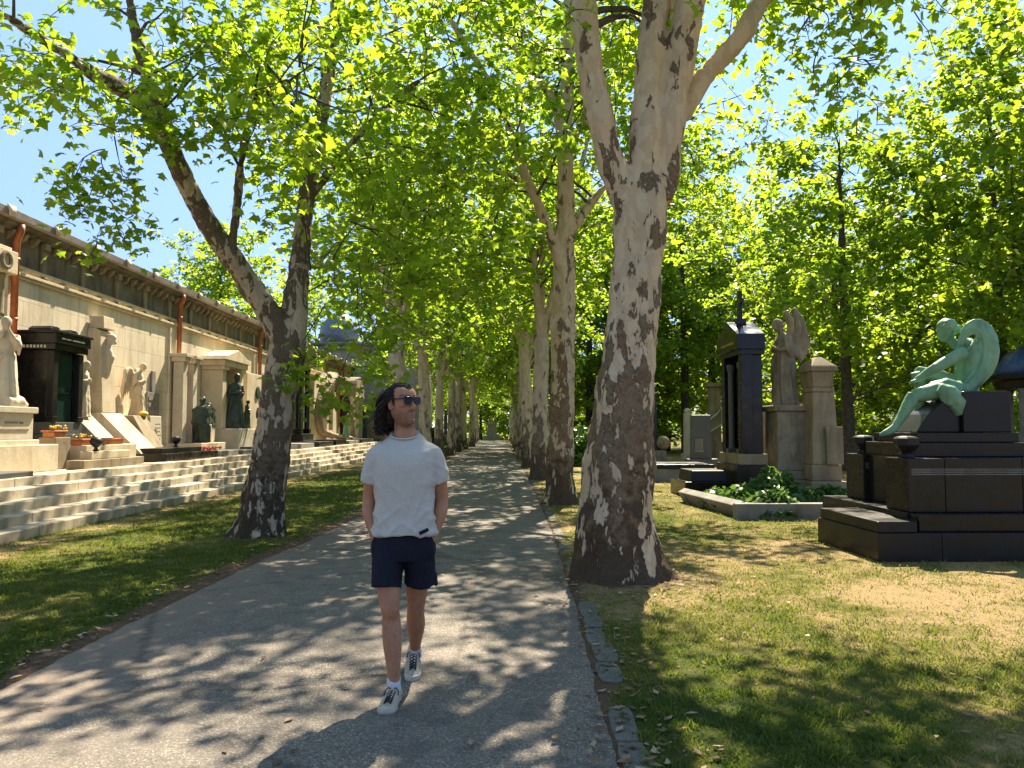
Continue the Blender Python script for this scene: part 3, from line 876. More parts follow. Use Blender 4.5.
def copy_tree(o, loc, rz, s, label, group=None):
    c = o.copy(); COL.objects.link(c); c.location = loc; c.rotation_euler = (0, 0, rz); c.scale = (s, s, s)
    c['label'] = label
    if group: c['group'] = group
    for ch in list(o.children):
        d = ch.copy(); COL.objects.link(d); d.parent = c
        for g in list(ch.children):
            e = g.copy(); COL.objects.link(e); e.parent = d
    return c


protos = [row_tree(41, M['bark_row'], .16, 4.4, 16, 3.8), row_tree(52, M['bark_row'], .16, 4.9, 17, 4.0), row_tree(63, M['bark_row'], .16, 4.2, 15, 3.6)]
ORD = ['third', 'fourth', 'fifth', 'sixth', 'seventh', 'eighth', 'ninth', 'tenth', 'eleventh', 'twelfth']
rowR = [(1.38, 24.3), (1.42, 32.4), (1.48, 40.5), (1.55, 48.5), (1.65, 57), (1.75, 66), (1.9, 76), (2.0, 87), (2.1, 99), (2.2, 111)]
rowL = [(-3.1, 23.7), (-3.05, 33.6), (-2.95, 40.2), (-2.75, 47), (-2.75, 55), (-2.65, 63), (-2.2, 71), (-2.6, 81), (-2.6, 92), (-2.6, 104)]
rnd = random.Random(12)
k = 0
for side, row in (('right', rowR), ('left', rowL)):
    for i, (x, y) in enumerate(row):
        nm = ORD[i] if side == 'right' else (['second'] + ORD)[i]
        lab = '%s plane tree from the camera in the %s row along the path' % (nm, side + ' hand')
        if k < 3:
            o = protos[k]; o.location = (x, y, 0); o.rotation_euler = (0, 0, rnd.uniform(0, 6.28)); o['label'] = lab
        else:
            copy_tree(protos[rnd.randrange(3)], (x, y, 0), rnd.uniform(0, 6.28), rnd.uniform(.9, 1.08), lab)
        k += 1


# --- broadleaved trees of the park behind the graves and beyond the wall
def park_tree(seed, H, rad, low, dens=1.0):
    rnd = random.Random(seed)
    root = thing('broadleaf_tree', '', 'tree', (0, 0, 0), 0, 'park trees behind the graves')
    tr = [(0, 0, -.15, .30), (0, 0, .6, .24), (.05, 0, low, .2), (.1, .05, H * .5, .15), (.1, .1, H * .9, .04)]
    limbs = []
    n = 19
    for i in range(n):
        t = i / (n - 1); z0 = lerp(low * .8, H * .82, t); a = i * 2.4 + rnd.uniform(-.3, .3)
        s = rad * (math.sin(PI * (.22 + .70 * t)) ** .8) * rnd.uniform(.75, 1.1)
        c, sn = math.cos(a), math.sin(a); dz = lerp(.2, 2.4, t) + rnd.uniform(-.3, .4)
        limbs.append([(0.05, 0, z0, .07 - .035 * t), (c * s * .45, sn * s * .45, z0 + dz * .6, .05 - .02 * t), (c * s, sn * s, z0 + dz, .012)])
    limbs.append([(.1, .05, H * .6, .1), (.1, .1, H * .8, .06), (.1, .1, H, .02)])
    mesh_obj('trunk', trunk_mesh(tr, limbs, .07, .5, seed, .05), M['bark_dark'], root)
    crown_obj('crown', limbs, root, seed, [M['leaf_far'], M['bark_dark']], thin=(low + 6.5, .68), leaf=.185, tmpl=LEAF_MID, per_m=2.5 * dens, sub_m=2.0, leaves=13, start=.15, blen=(1.2, 2.2), upb=.12, twig_m=3.6, slen=(.6, 1.1))
    return root


pp = [park_tree(71, 14, 4.4, 2.6), park_tree(82, 17, 4.6, 4.9), park_tree(93, 12, 4.6, 2.2)]
places = [  # x, y, which, scale, label
    (13.6, 29.5, 0, 1.05, 'leafy tree with a slim trunk seen between the stone obelisk and the bronze angel'),
    (18.3, 27.5, 1, 1.0, 'leafy tree with a bare leaning trunk behind the wing of the bronze angel'),
    (18.6, 22.6, 1, 1.1, 'nearest park tree on the far right, its boughs filling the upper right corner'),
    (8.8, 56, 2, 1.5, 'low bushy tree behind the black pedimented tomb'),
    (6.4, 53, 0, 1.25, 'leafy park tree seen just right of the big plane trunk'),
    (12.8, 52, 1, 1.25, 'tall park tree rising behind the stone angel'),
    (17.5, 39, 0, 1.05, 'park tree behind the bronze angel statue, second row back'),
    (24, 33, 1, 1.0, 'tall park tree behind the blue domed chapel on the right'),
    (23.5, 42, 2, 1.2, 'broad park tree at the right edge in the second row'),
    (30, 46, 0, 1.1, 'park tree at the far right, third row back'),
    (17, 60, 2, 1.6, 'distant broad tree behind the stone obelisk'),
    (20.5, 52, 0, 1.15, 'distant tree above the bronze angel, third row back'),
    (27.5, 58, 1, 1.0, 'distant tall tree towards the right edge'),
    (36, 56, 2, 1.3, 'distant broad tree behind the right edge trees'),
    (18, 67, 1, 1.0, 'far park tree in line with the stone obelisk'),
    (6.6, 80, 0, 1.2, 'farthest park tree beside the right hand row'),
    (-14.5, 41, 2, .95, 'tree standing behind the long wall, its top showing over the gutter'),
    (-18.5, 52, 0, .95, 'paler tree standing behind the long wall near the grey chapel'),
    (-18.5, 74, 1, .95, 'tall tree rising behind the grey chapel'),
    (-8.5, 82, 0, 1.1, 'far tree beyond the grey chapel, left of the path'),
    (-6.5, 100, 1, 1.0, 'far tree left of the end of the path'),
    (-2.5, 128, 0, 1.1, 'dark far tree closing the left of the path end'),
    (3.4, 126, 2, 1.3, 'dark far tree closing the right of the path end'),
]
rnd = random.Random(99)
used = set()
for i, (x, y, wh, s, lab) in enumerate(places):
    g = 'park trees behind the graves' if x > 4 and y < 110 else ('trees beyond the wall' if x < -7.5 else 'trees at the end of the path')
    if wh not in used:
        used.add(wh); o = pp[wh]; o.location = (x, y, 0); o.scale = (s, s, s); o.rotation_euler = (0, 0, rnd.uniform(0, 6.28)); o['label'] = lab; o['group'] = g
    else:
        copy_tree(pp[wh], (x, y, 0), rnd.uniform(0, 6.28), s, lab, g)

# far-off wood: one mass, with depth
rng = np.random.default_rng(4)
P = []; TT = []
for i in range(900):
    a = R(rng.uniform(-42, 47)); dd = rng.uniform(88, 125)
    c = np.array((math.sin(a) * dd, math.cos(a) * dd * 1.15 + 10, rng.uniform(.8, 11 if rng.random() < .8 else 15)))
    if -4 < c[0] < 4 and c[1] < 124: continue
    if c[0] < -25: continue
    n = 75; r = rng.uniform(1.0, 2.3)
    P.append(c + rng.standard_normal((n, 3)) * np.array((r, r, r * .7)) * .7); TT.append(np.full(n, rng.random()) * .6 + .4 * rng.random(n))
P = np.concatenate(P); TT = np.concatenate(TT); P[:, 2] = np.maximum(P[:, 2], .15)
V, F, ti = leaf_geo(P, .62, rng, LEAF_LOW, tint=TT)
o = bpy.data.objects.new('distant_wood', strips_mesh('distant_wood', V, F, ti, [M['leaf_far']])); COL.objects.link(o)
tag(o, 'far-off wood closing the view behind the park trees', 'wood', None, 'stuff')
# ---------------------------------------------------------------- terrace, wall, chapel
XW = -10.5          # face of the long wall
Y0, Y1 = 6.0, 57.0


def wy(px, X): return -X * 773 / (496 - px)


def zz(py, Y): return 1.55 + (430 - py) * Y / 773


tc = thing('stone_terrace', 'low stone terrace with five worn steps along the foot of the cream wall', 'terrace', (-8, 30, 0))
o_ = Vector((-8, 30, 0))
rnd = random.Random(31)
SX = [-6.65, -6.97, -7.3, -7.63, -7.96]
for k in range(5):
    mb = MB(); y = Y0 + rnd.uniform(-1, 0)
    while y < 58:
        L = rnd.uniform(1.3, 2.1); dx = rnd.uniform(-.025, .02); dz = rnd.uniform(-.012, .008)
        mb.box(SX[k] + 8 + dx, -1.6 - .01 * k, y - 30, y + L - .006 - 30, -.2 + .001 * k, .15 * (k + 1) + dz)
        mb.v[-8:] = [(p[0], p[1], p[2]) for p in mb.v[-8:]]
        y += L
    # boxes run from the nosing back under the next step
    mb.v = [(p[0] if p[0] > -1 else SX[k] + 8 - .42, p[1], p[2]) for p in mb.v]
    mb.build('step', M['stone_step'], tc, .012)
mb = MB(); y = Y0
while y < 58:
    L = rnd.uniform(1.1, 1.7)
    mb.box(XW + 8 + .02, SX[4] + 8 - .40, y - 30, y + L - .008 - 30, -.2, .742 + rnd.uniform(-.006, .006)); y += L
mb.build('platform', M['stone_step'], tc, .008)

wl = thing('long_wall', 'long cream stone wall with a dark frieze, gutter and rust coloured drainpipes', 'wall', (XW, 30, 0))
MB().box(-.8, 0, Y0 - 30, Y1 - 30, 0, 5.16).build('wall_face', M['ashlar'], wl)
MB().box(-.8, -.03, Y0 - 30, Y1 - 30, 5.162, 5.86).build('frieze', M['stone_frieze'], wl)
mb = MB()
for z0, z1, d in ((4.86, 4.93, .06), (4.932, 5.0, .10), (5.08, 5.16, .05)):
    mb.box(.003, d, Y0 - 30, Y1 - 30, z0, z1)
mb.build('moulding', M['stone_cream'], wl, .01)
mb = MB()
mb.prism([(-.8, 5.862), (.09, 5.862), (.12, 5.93), (.20, 5.95), (.22, 6.02), (-.8, 6.02)], Y0 - 30, Y1 - 30, 'y')
mb.build('cornice', M['stone_frieze'], wl, .006)
mb = MB()
mb.prism([(.08, 6.023), (.24, 6.023), (.28, 6.06), (.30, 6.22), (.25, 6.22), (.235, 6.08), (.08, 6.08)], Y0 - 30, Y1 - 30, 'y')
mb.build('gutter', M['lead'], wl, .006)
MB().prism([(-1.1, 6.45), (.13, 6.09), (.13, 6.03), (-1.1, 6.38)], Y0 - 30, Y1 - 30, 'y').build('roof_edge', M['lead'], wl)
for i in range(28):
    y = 9.3 + i * 1.73 - 30
    if y > Y1 - 30: break
    mb = MB()                                                        # shell ornament on the gutter
    for a in (-.5, -.17, .17, .5):
        mb.tube([(.30, y, 6.06), (.34, y + a * .10, 6.14), (.31, y + a * .26, 6.27)], [.035, .045, .018], 8)
    mb.build('shell_ornament', M['stone_pale'], wl, 0, True)
    MB().box(-.028, .04, y - .09, y + .09, 5.165, 5.70).box(-.028, .12, y - .10, y + .10, 5.703, 5.858).box(-.028, .09, y - .07, y + .07, 5.02, 5.076).build('frieze_post', M['stone_tan'], wl, .012)
    for q in (.45, .87, 1.29):
        MB().prism([(-.028, 5.66), (.10, 5.74), (.16, 5.858), (-.028, 5.858)], y + q - .06, y + q + .06, 'y').build('bracket', M['stone_tan'], wl, .012)
for i, y in enumerate((16.72, 25.4, 34.05, 42.7, 51.3)):
    mb = MB(); mb.tube([(.22, y - 30, 5.98), (.22, y - 30, 5.85), (.13, y - 30, 5.6), (.13, y - 30, 1.75 if i != 2 else 3.3)], .075, 14)
    for z in (5.2, 3.9, 2.7): mb.tube([(.13, y - 30, z), (.13, y - 30, z + .06)], .088, 14)
    p_ = mb.build('drainpipe', M['copper_pipe'], wl, 0, True)
    MB().tube([(.13, y - 30, .74), (.13, y - 30, 1.755 if i != 2 else 3.31)], .085, 14).build('pipe_foot', M['stone_cream'], p_, 0, True)
    MB().box(.004, .07, y - 30 - .55, y - 30 - .12, .75, 4.855).build('pilaster', M['ashlar'], wl, .01)

ch = thing('chapel', 'grey stone chapel with a blue slate dome closing the far end of the wall', 'chapel', (-10.5, 58.5, 0))
MB().box(-5, 4.95, 0, 9, 0, 7.6).build('wall', M['ashlar_grey'], ch)
MB().box(-5.2, 5.15, -.2, 9.2, 7.603, 7.95).box(-5.35, 5.3, -.35, 9.35, 7.953, 8.15).build('cornice', M['stone_grey'], ch, .02)
MB().box(2.55, 3.05, -.02, .1, 1.6, 6.4).build('window', M['glass_dark'], ch)
MB().box(2.35, 2.548, -.08, .1, 1.4, 6.6).box(3.052, 3.25, -.08, .1, 1.4, 6.6).build('window_frame', M['stone_grey'], ch, .02)
MB().box(-.6, .9, -.10, .1, .1, 3.2).build('niche', M['stone_tan'], ch, .03)
MB().lathe([(1.5, 8.16), (1.5, 9.0), (1.6, 9.05), (1.5, 9.6), (1.2, 10.3), (.7, 10.8), (.15, 11.0), (.06, 11.4)], 24, T(-2.2, 4, 0)).build('dome', M['roof_slate'], ch, 0, True)


# ---------------------------------------------------------------- figures in stone and bronze
def robe_rings(spec, n=28, folds=9, phase=0.):
    """spec rows: z, cx, rx, ry, fold"""
    sp = curve(spec, 26); out = []
    for z, cx, rx, ry, fo in sp:
        ring = []
        for j in range(n * 2):
            a = 2 * PI * j / (n * 2)
            k = 1 + max(0, fo) * (math.sin(folds * a + phase + 1.2 * z) * .6 + math.sin((folds * 2 - 3) * a - phase + 2 * z) * .4)
            ring.append((cx + rx * k * math.cos(a), ry * k * math.sin(a), z))
        out.append(ring)
    return out


def head(mb, c, M_, s=1., hair=True, tilt=0.):
    H = M_ @ T(*c, 0, 0, tilt, s)
    mb.ball((0, 0, 0), (.098, .078, .118), 10, H)
    mb.ball((-.02, 0, -.055), (.075, .058, .07), 8, H)
    mb.tube([(-.085, 0, .02), (-.118, 0, -.035), (-.088, 0, -.04)], [.010, .018, .012], 8, H)
    if hair:
        mb.ball((.022, 0, .03), (.102, .094, .112), 9, H); mb.ball((.10, 0, -.03), (.055, .06, .055), 8, H)


def robed(M_, bow=.05, arms='clasp', folds=9, phase=0., wide=1., hair=True, mb=None, tilt=-.35):
    """standing robed figure 1.72 m tall facing -X"""
    mb = mb or MB()
    w_ = wide
    mb.loft(robe_rings([(0, .03, .27 * w_, .27 * w_, .13), (.12, .02, .235 * w_, .245 * w_, .15), (.45, 0, .20 * w_, .215 * w_, .15), (.8, 0, .17, .195 * w_, .12), (.95, 0, .155, .185 * w_, .06), (1.08, 0, .13, .16, .05),
                        (1.24, -.01, .145, .185, .04), (1.36, 0, .125, .20, .03), (1.42, -bow * .2, .085, .14, .0), (1.455, -bow * .4, .058, .066, 0), (1.54, -bow * .8, .052, .054, 0)], 28, folds, phase), True, M_)
    head(mb, (-bow - .02, 0, 1.60), M_, 1., hair, tilt)
    for s in (-1, 1):
        if arms == 'clasp': pts = [(0, .185 * s, 1.38), (.0, .25 * s, 1.12), (-.16, .12 * s, 1.10), (-.21, .02 * s, 1.16)]
        elif arms == 'down': pts = [(0, .185 * s, 1.38), (.02, .26 * s, 1.10), (-.06, .25 * s, .85), (-.09, .22 * s, .76)]
        elif arms == 'raise' and s > 0: pts = [(0, .185 * s, 1.38), (-.10, .27 * s, 1.50), (-.15, .22 * s, 1.75), (-.16, .18 * s, 1.86)]
        elif arms == 'face': pts = [(0, .185 * s, 1.38), (-.10, .22 * s, 1.18), (-.19, .08 * s, 1.38), (-.17, .04 * s, 1.48)]
        else: pts = [(0, .185 * s, 1.38), (-.08, .24 * s, 1.14), (-.30, .2 * s, 1.02), (-.38, .18 * s, 1.0)]
        mb.tube(pts, [.065, .056, .040, .030], 12, M_)
        e = Vector(pts[3]); e2 = e + (Vector(pts[3]) - Vector(pts[2])).normalized() * .05
        mb.tube([e, e2], [.038, .025], 8, M_)
        mb.tube([pts[0], pts[1], (pts[1][0] + .05, pts[1][1] * 1.02, pts[1][2] - .18)], [.085, .09, .03], 12, M_, squash=(1, .6))
    # falling mantle fold
    mb.tube([(.06, -.17, 1.40), (-.14, -.06, 1.12), (-.17, .1, .92), (-.12, .2, .6), (-.1, .21, .2)], [.05, .045, .05, .055, .05], 10, M_, squash=(1, .6))
    return mb


def feather_wing(mb, M_, arc, length, n=9, w0=.055, thick=.45, slant=.10):
    """arc: points along the shoulder of the wing; feathers fall from it towards -z with given lengths"""
    A = curve(arc, n)
    for i, a in enumerate(A):
        L = length(i / (n - 1)); d = Vector((slant * (.4 + .6 * i / n), 0, -1)).normalized()
        a = Vector(a[:3])
        mb.tube([a, a + d * L * .5 + Vector((.02, 0, 0)), a + d * L], [w0 * .8, w0, .012], 8, M_, squash=(1, thick))
    mb.tube([tuple(a[:3]) for a in A], [.05 + .02 * math.sin(PI * i / (n - 1)) for i in range(n)], 10, M_)


def statue(name, mb, mat, parent=None, voxel=.022, rough=.012, loc=None, label=None, cat=None, group=None, it=3):
    m = meld(mb, voxel, it)
    roughen(m, rough, 9, 3.1)
    o = mesh_obj(name, m, mat, parent, loc)
    if label: tag(o, label, cat, group)
    return o


def letters(mb, x0, x1, z0, z1, rows, plane, t, rnd, th=.012, pad=.08):
    """rows of small worn strokes, too weathered to read; plane 'x' lies on a face looking along X at t, 'y' along Y"""
    for r in range(rows):
        z = lerp(z1 - pad, z0 + pad, (r + .5) / rows); hh = (z1 - z0 - 2 * pad) / rows * .28
        a = x0 + pad + rnd.uniform(0, .15) * (x1 - x0); e = x1 - pad - rnd.uniform(0, .15) * (x1 - x0)
        while a < e:
            l = hh * rnd.uniform(.5, 1.1)
            if rnd.random() > .15:
                if plane == 'x': mb.box(t, t + th, a, a + l, z - hh / 2, z + hh / 2)
                elif plane == '-x': mb.box(t - th, t, a, a + l, z - hh / 2, z + hh / 2)
                else: mb.box(a, a + l, t - th, t, z - hh / 2, z + hh / 2)
            a += l + hh * .45
    return mb


def monument(name, label, cat, X, Y, z, group='monuments along the wall'):
    return thing(name, label, cat, (X, Y, z), 0, group)


Z0 = .745
FACE = T(0, 0, 0, PI)      # turn a figure to face +X (away from the wall)

# 1 columned tomb with a wreath, at the left edge of the picture
m = monument('wreath_tomb', 'tall cream tomb with two brown columns and a carved wreath at the left edge', 'tomb', -10.2, 15.6, Z0)
MB().box(-.28, .25, -1.1, .50, 0, 2.05).build('base', M['stone_cream'], m, .02)
MB().box(-.28, .12, -1.1, .44, 2.052, 3.15).build('tablet', M['stone_pale'], m, .02)
for y in (.28, -.45): MB().lathe([(.15, 3.152), (.13, 3.2), (.12, 3.9), (.14, 3.95), (.14, 4.02)], 18, T(.0, y, 0)).build('column', M['stone_tan'], m, 0, True)
MB().box(-.28, .22, -1.2, .58, 4.022, 4.50).box(-.28, .15, -1.1, .48, 4.502, 4.58).build('entablature', M['stone_cream'], m, .02)
mb = MB()
for i in range(20):
    a = 2 * PI * i / 20; mb.ball((.25, .16 + .15 * math.cos(a), 4.26 + .15 * math.sin(a)), (.035, .045, .045), 4)
mb.build('wreath', M['stone_tan'], m, 0, True)
letters(MB(), -.9, .4, 2.1, 3.1, 6, 'x', .121, random.Random(1)).build('inscription', M['letter_grey'], m)

# 2 draped statue in front of it
m = monument('statue_on_pedestal', 'pale grieving stone figure on a cream inscribed pedestal at the left edge', 'statue', -9.3, 14.55, Z0)
MB().box(-.42, .42, -.7, .72, 0, .62).box(-.36, .36, -.62, .60, .622, 1.12).box(-.42, .42, -.7, .66, 1.122, 1.24).build('pedestal', M['stone_pale'], m, .015)
letters(MB(), -.55, .55, .66, 1.08, 2, 'x', .361, random.Random(2)).build('inscription', M['letter_grey'], m)
sb = robed(T(.0, .22, 1.24, PI - .9, 0, 0, .98), .12, 'face', 8, .4, 1.05)
sb.tube([(.1, .1, 1.3), (.2, .42, 1.32), (.26, .55, 1.27)], [.16, .13, .05], 14)
statue('figure', sb, M['stone_pale'], m)

# 3 black granite aedicula
m = monument('black_tomb', 'black polished granite tomb shaped like a small temple with a dark glass door', 'tomb', -10.1, 17.65, Z0)
MB().box(-.38, .52, -.75, .75, 0, .45).box(-.38, .46, -.70, .70, .452, .72).box(-.38, .42, -.66, .66, .722, .98).build('base', M['granite_grey'], m, .012)
letters(MB(), -.5, .5, .48, .7, 1, 'x', .461, random.Random(4)).build('inscription', M['letter_light'], m)
MB().box(-.38, .30, -.60, .60, .982, 2.56).build('body', M['granite'], m, .01)
for y in (-.52, .52):
    MB().box(.302, .44, y - .09, y + .09, .982, 2.55).box(.302, .46, y - .11, y + .11, .984, 1.1).build('pilaster', M['granite_dull'], m, .01)
MB().box(.302, .325, -.34, .34, 1.0, 2.5).build('door', M['glass_dark'], m)
MB().box(.327, .36, -.34, .34, 1.62, 1.66).box(.327, .36, -.42, -.36, 1.0, 2.5).box(.327, .36, .36, .42, 1.0, 2.5).build('door_frame', M['granite'], m)
MB().box(-.38, .50, -.68, .68, 2.562, 2.70).box(-.38, .54, -.72, .72, 2.702, 2.92).box(-.38, .58, -.76, .76, 2.922, 2.98).build('entablature', M['granite'], m, .012)
for y in (-.32, .42): MB().prism([(y - .22, 2.982), (y + .22, 2.982), (y + .2, 3.05), (y + .1, 3.11), (y - .1, 3.11), (y - .2, 3.05)], -.2, .3, 'x').build('crest', M['granite_dull'], m, .02)
letters(MB(), -.66, .66, 2.74, 2.90, 1, 'x', .541, random.Random(5), pad=.03).build('lettering', M['letter_light'], m)
mb = MB()
for i in range(9): mb.box(-.34 + i * .075, -.30 + i * .075, -.7, -.681, 2.60, 2.66)
mb.build('frieze_strip', M['letter_light'], m)

# 4 arched relief
m = monument('arched_stele', 'arched cream stele with a small relief statue beside the black tomb', 'stele', -10.35, 19.15, Z0)
o = [(-.42, 0), (.42, 0), (.42, 2.4)] + [(.42 * math.cos(a), 2.4 + .42 * math.sin(a)) for a in [PI * i / 12 for i in range(1, 12)]] + [(-.42, 2.4)]
MB().prism(o, -.14, .10, 'x').build('slab', M['stone_cream'], m, .015)
MB().prism([(.102, .3), (1.1, .3), (.7, .72), (.102, 1.3)], -.4, .42, 'y').build('sloping_base', M['stone_step'], m, .015)
statue('figure', robed(T(.22, 0, 1.12, PI, 0, 0, .8), .08, 'clasp', 7, 2.), M['stone_pale'], m)

# 5 tall stele with a head on top, and sloping slab
m = monument('tall_stele', 'tall narrow cream stele with a carved head leaning from its top', 'stele', -10.3, 20.3, Z0)
MB().prism([(-.19, 1.25), (.26, 1.25), (.14, 3.35), (.02, 3.42), (-.19, 3.42)], -.36, .34, 'y').box(-.19, .2, -.30, .30, 3.425, 3.75, None, (.03, .03)).build('slab', M['stone_cream'], m, .015)
mb = MB(); head(mb, (.22, 0, 3.15), T(0, 0, 0), 1.25, True, .2)
mb.tube([(.14, 0, 3.0), (.2, 0, 2.7), (.17, 0, 2.2)], [.1, .14, .06], 12)
statue('carved_head', mb, M['stone_pale'], m)
MB().prism([(-.19, .0), (1.45, .0), (1.45, .12), (.32, 1.24), (-.19, 1.24)], -.55, .55, 'y').build('sloping_base', M['stone_step'], m, .015)

# 6 winged angel on a rock
m = monument('wall_angel', 'cream stone angel with folded wings standing on a split rough base against the wall', 'statue', -10.1, 21.9, Z0)
MB().prism([(-.38, 0), (1.0, 0), (.85, .35), (.36, 1.2), (-.38, 1.2)], -.95, -.12, 'y').build('rough_block', M['stone_tan'], m, .03)
MB().prism([(-.38, 0), (.5, 0), (.45, 1.2), (-.38, 1.2)], -.115, .62, 'y').build('inscribed_block', M['stone_pale'], m, .015)
letters(MB(), -.05, .55, .2, 1.1, 7, 'x', .50, random.Random(6), .02).build('inscription', M['letter_grey'], m)
sb = robed(T(.0, .1, 1.2, PI, 0, 0, .86), .14, 'clasp', 9, 1., 1.0, True, None, -.5)
for s in (-1, 1):
    feather_wing(sb, T(0, .1, 1.2, PI), [(.10, .05 * s, 1.15), (.16, .22 * s, 1.32), (.18, .38 * s, 1.22), (.18, .44 * s, 1.05)], lambda u: .35 + .5 * math.sin(PI * (.25 + .5 * u)), 8, .06)
statue('figure', sb, M['stone_cream'], m)
MB().ball((.35, -.3, 1.25), (.12, .16, .08), 6).build('flower_bunch', M['flower_yellow'], m, 0, True)

# 7 wall tablet under a small cross
m = monument('wall_tablet', 'grey inscribed tablet with a short upright stone above it fixed to the wall', 'tablet', -10.49, 23.75, Z0)
MB().box(0, .06, -.42, .42, 1.0, 1.95).box(0, .06, -.12, .12, 1.952, 2.6).build('tablet', M['stone_grey'], m, .012)
mb = MB()
for r in range(4):
    for c in range(2): mb.box(.062, .075, -.34 + c * .37, -.03 + c * .37, 1.1 + r * .2, 1.22 + r * .2)
mb.build('inscription', M['letter_grey'], m)

# 8 colonnade tomb with seated bronze
m = monument('seated_bronze_tomb', 'cream tomb with two slender pillars and a seated dark green bronze mourner', 'tomb', -10.15, 25.9, Z0)
MB().box(-.34, .75, -1.0, 1.25, 0, .38).build('base', M['stone_cream'], m, .015)
for y in (-.78, .05):
    MB().box(-.2, .12, y - .17, y + .17, .382, 3.0).box(-.25, .2, y - .22, y + .22, 3.002, 3.15).box(-.3, .26, y - .27, y + .27, 3.152, 3.26).build('pillar', M['stone_pale'], m, .012)
MB().box(-.2, .4, .25, 1.2, .382, 1.2).build('bench', M['stone_pale'], m, .02)
sb = MB(); S = T(.42, -.3, .5, PI / 2 + PI * .95, 0, 0, 1.0)
sb.loft(robe_rings([(-.1, -.25, .22, .24, .1), (.2, -.22, .22, .26, .1), (.45, -.15, .27, .28, .08), (.55, 0, .25, .26, .06), (.75, .02, .16, .2, .05), (1.0, -.02, .14, .2, .03), (1.08, -.06, .08, .13, 0), (1.12, -.1, .055, .06, 0), (1.2, -.14, .05, .05, 0)], 24, 8, 1), True, S)
head(sb, (-.19, 0, 1.26), S, 1.05, True, -.5)
for s in (-1, 1): sb.tube([(0, .2 * s, 1.0), (-.1, .26 * s, .75), (-.34, .1 * s, .66)], [.07, .06, .04], 10, S)
statue('mourner', sb, M['bronze_dark'], m)
sb = MB(); sb.prism([(.2, .9), (1.2, .9), (1.15, 1.5), (.7, 1.75), (.2, 1.35)], .1, .42, 'x')
statue('bronze_drape', sb, M['bronze_dark'], m, .03, .03)
MB().box(.42, .50, -.1, .62, .40, 1.0).build('leaning_plaque', M['stone_pale'], m, .01)

# 9 porch tomb with standing bronze
m = monument('porch_tomb', 'cream porch tomb sheltering a tall robed dark green bronze figure', 'tomb', -10.1, 28.9, Z0)
MB().box(-.38, 1.0, -1.25, 1.0, 0, .85).build('base', M['stone_pale'], m, .02)
for y in (-1.05, .8): MB().box(-.38, .38, y - .2, y + .2, .852, 2.95).box(-.38, .46, y - .26, y + .26, 2.952, 3.1).build('pillar', M['stone_cream'], m, .012)
MB().box(-.38, .5, -1.4, 1.15, 3.102, 3.3).prism([(-1.5, 3.302), (1.25, 3.302), (1.1, 3.45), (-.12, 3.75), (-1.35, 3.45)], -.38, .56, 'x').build('pediment', M['stone_cream'], m, .02)
MB().box(-.38, -.28, -.85, .6, .852, 3.1).build('back_panel', M['stone_tan'], m)
statue('robed_figure', robed(T(.55, -.35, .86, PI * .8, 0, 0, 1.16), .06, 'clasp', 7, .5, 1.25), M['bronze_dark'], m)
sb = robed(T(.7, .5, .86, PI * 1.1, 0, 0, .62), .05, 'clasp', 6, .5, 1.0)
statue('child_figure', sb, M['bronze_dark'], m, .018)

# 10 medallion stele with kneeling bronze
m = monument('medallion_stele', 'plain cream stele with a round dark medallion and a kneeling bronze figure in front', 'stele', -10.2, 31.9, Z0)
MB().box(-.28, .30, -1.0, .9, 0, 3.1).build('slab', M['stone_cream'], m, .02)
MB().lathe([(.26, 0), (.26, .04), (.2, .06)], 24, T(.30, .35, 2.35) @ Matrix.Rotation(PI / 2, 4, 'Y')).build('medallion', M['bronze_dark'], m, 0, False)
MB().box(.302, 1.1, -.7, .9, 0, .35).build('base', M['stone_pale'], m, .02)
statue('bronze_figure', robed(T(.7, -.2, .36, PI * .75, 0, 0, .98), .16, 'clasp', 8, 2.2, 1.15), M['bronze_dark'], m)
sb = MB(); sb.ball((.85, .45, .6), (.3, .35, .3), 9); sb.ball((.9, .6, .95), (.14, .15, .18), 8); sb.tube([(.85, .5, .8), (.95, .2, .6), (1.0, .1, .4)], [.12, .1, .05], 10)
statue('bronze_child', sb, M['bronze_dark'], m, .03, .03)

# 11 round-headed niche tomb
m = monument('round_headed_stele', 'round headed grey stele with climbing leaves partly behind the leaning plane tree', 'stele', -10.2, 34.9, Z0)
o = [(-.5, 0), (.5, 0), (.5, 2.9)] + [(.5 * math.cos(a), 2.9 + .5 * math.sin(a)) for a in [PI * i / 12 for i in range(1, 12)]] + [(-.5, 2.9)]
MB().prism(o, -.28, .35, 'x').build('slab', M['stone_grey'], m, .02)
MB().prism([(a * .72, .5 + b * .78) for a, b in o], .352, .40, 'x').build('panel', M['stone_pale'], m, .02)

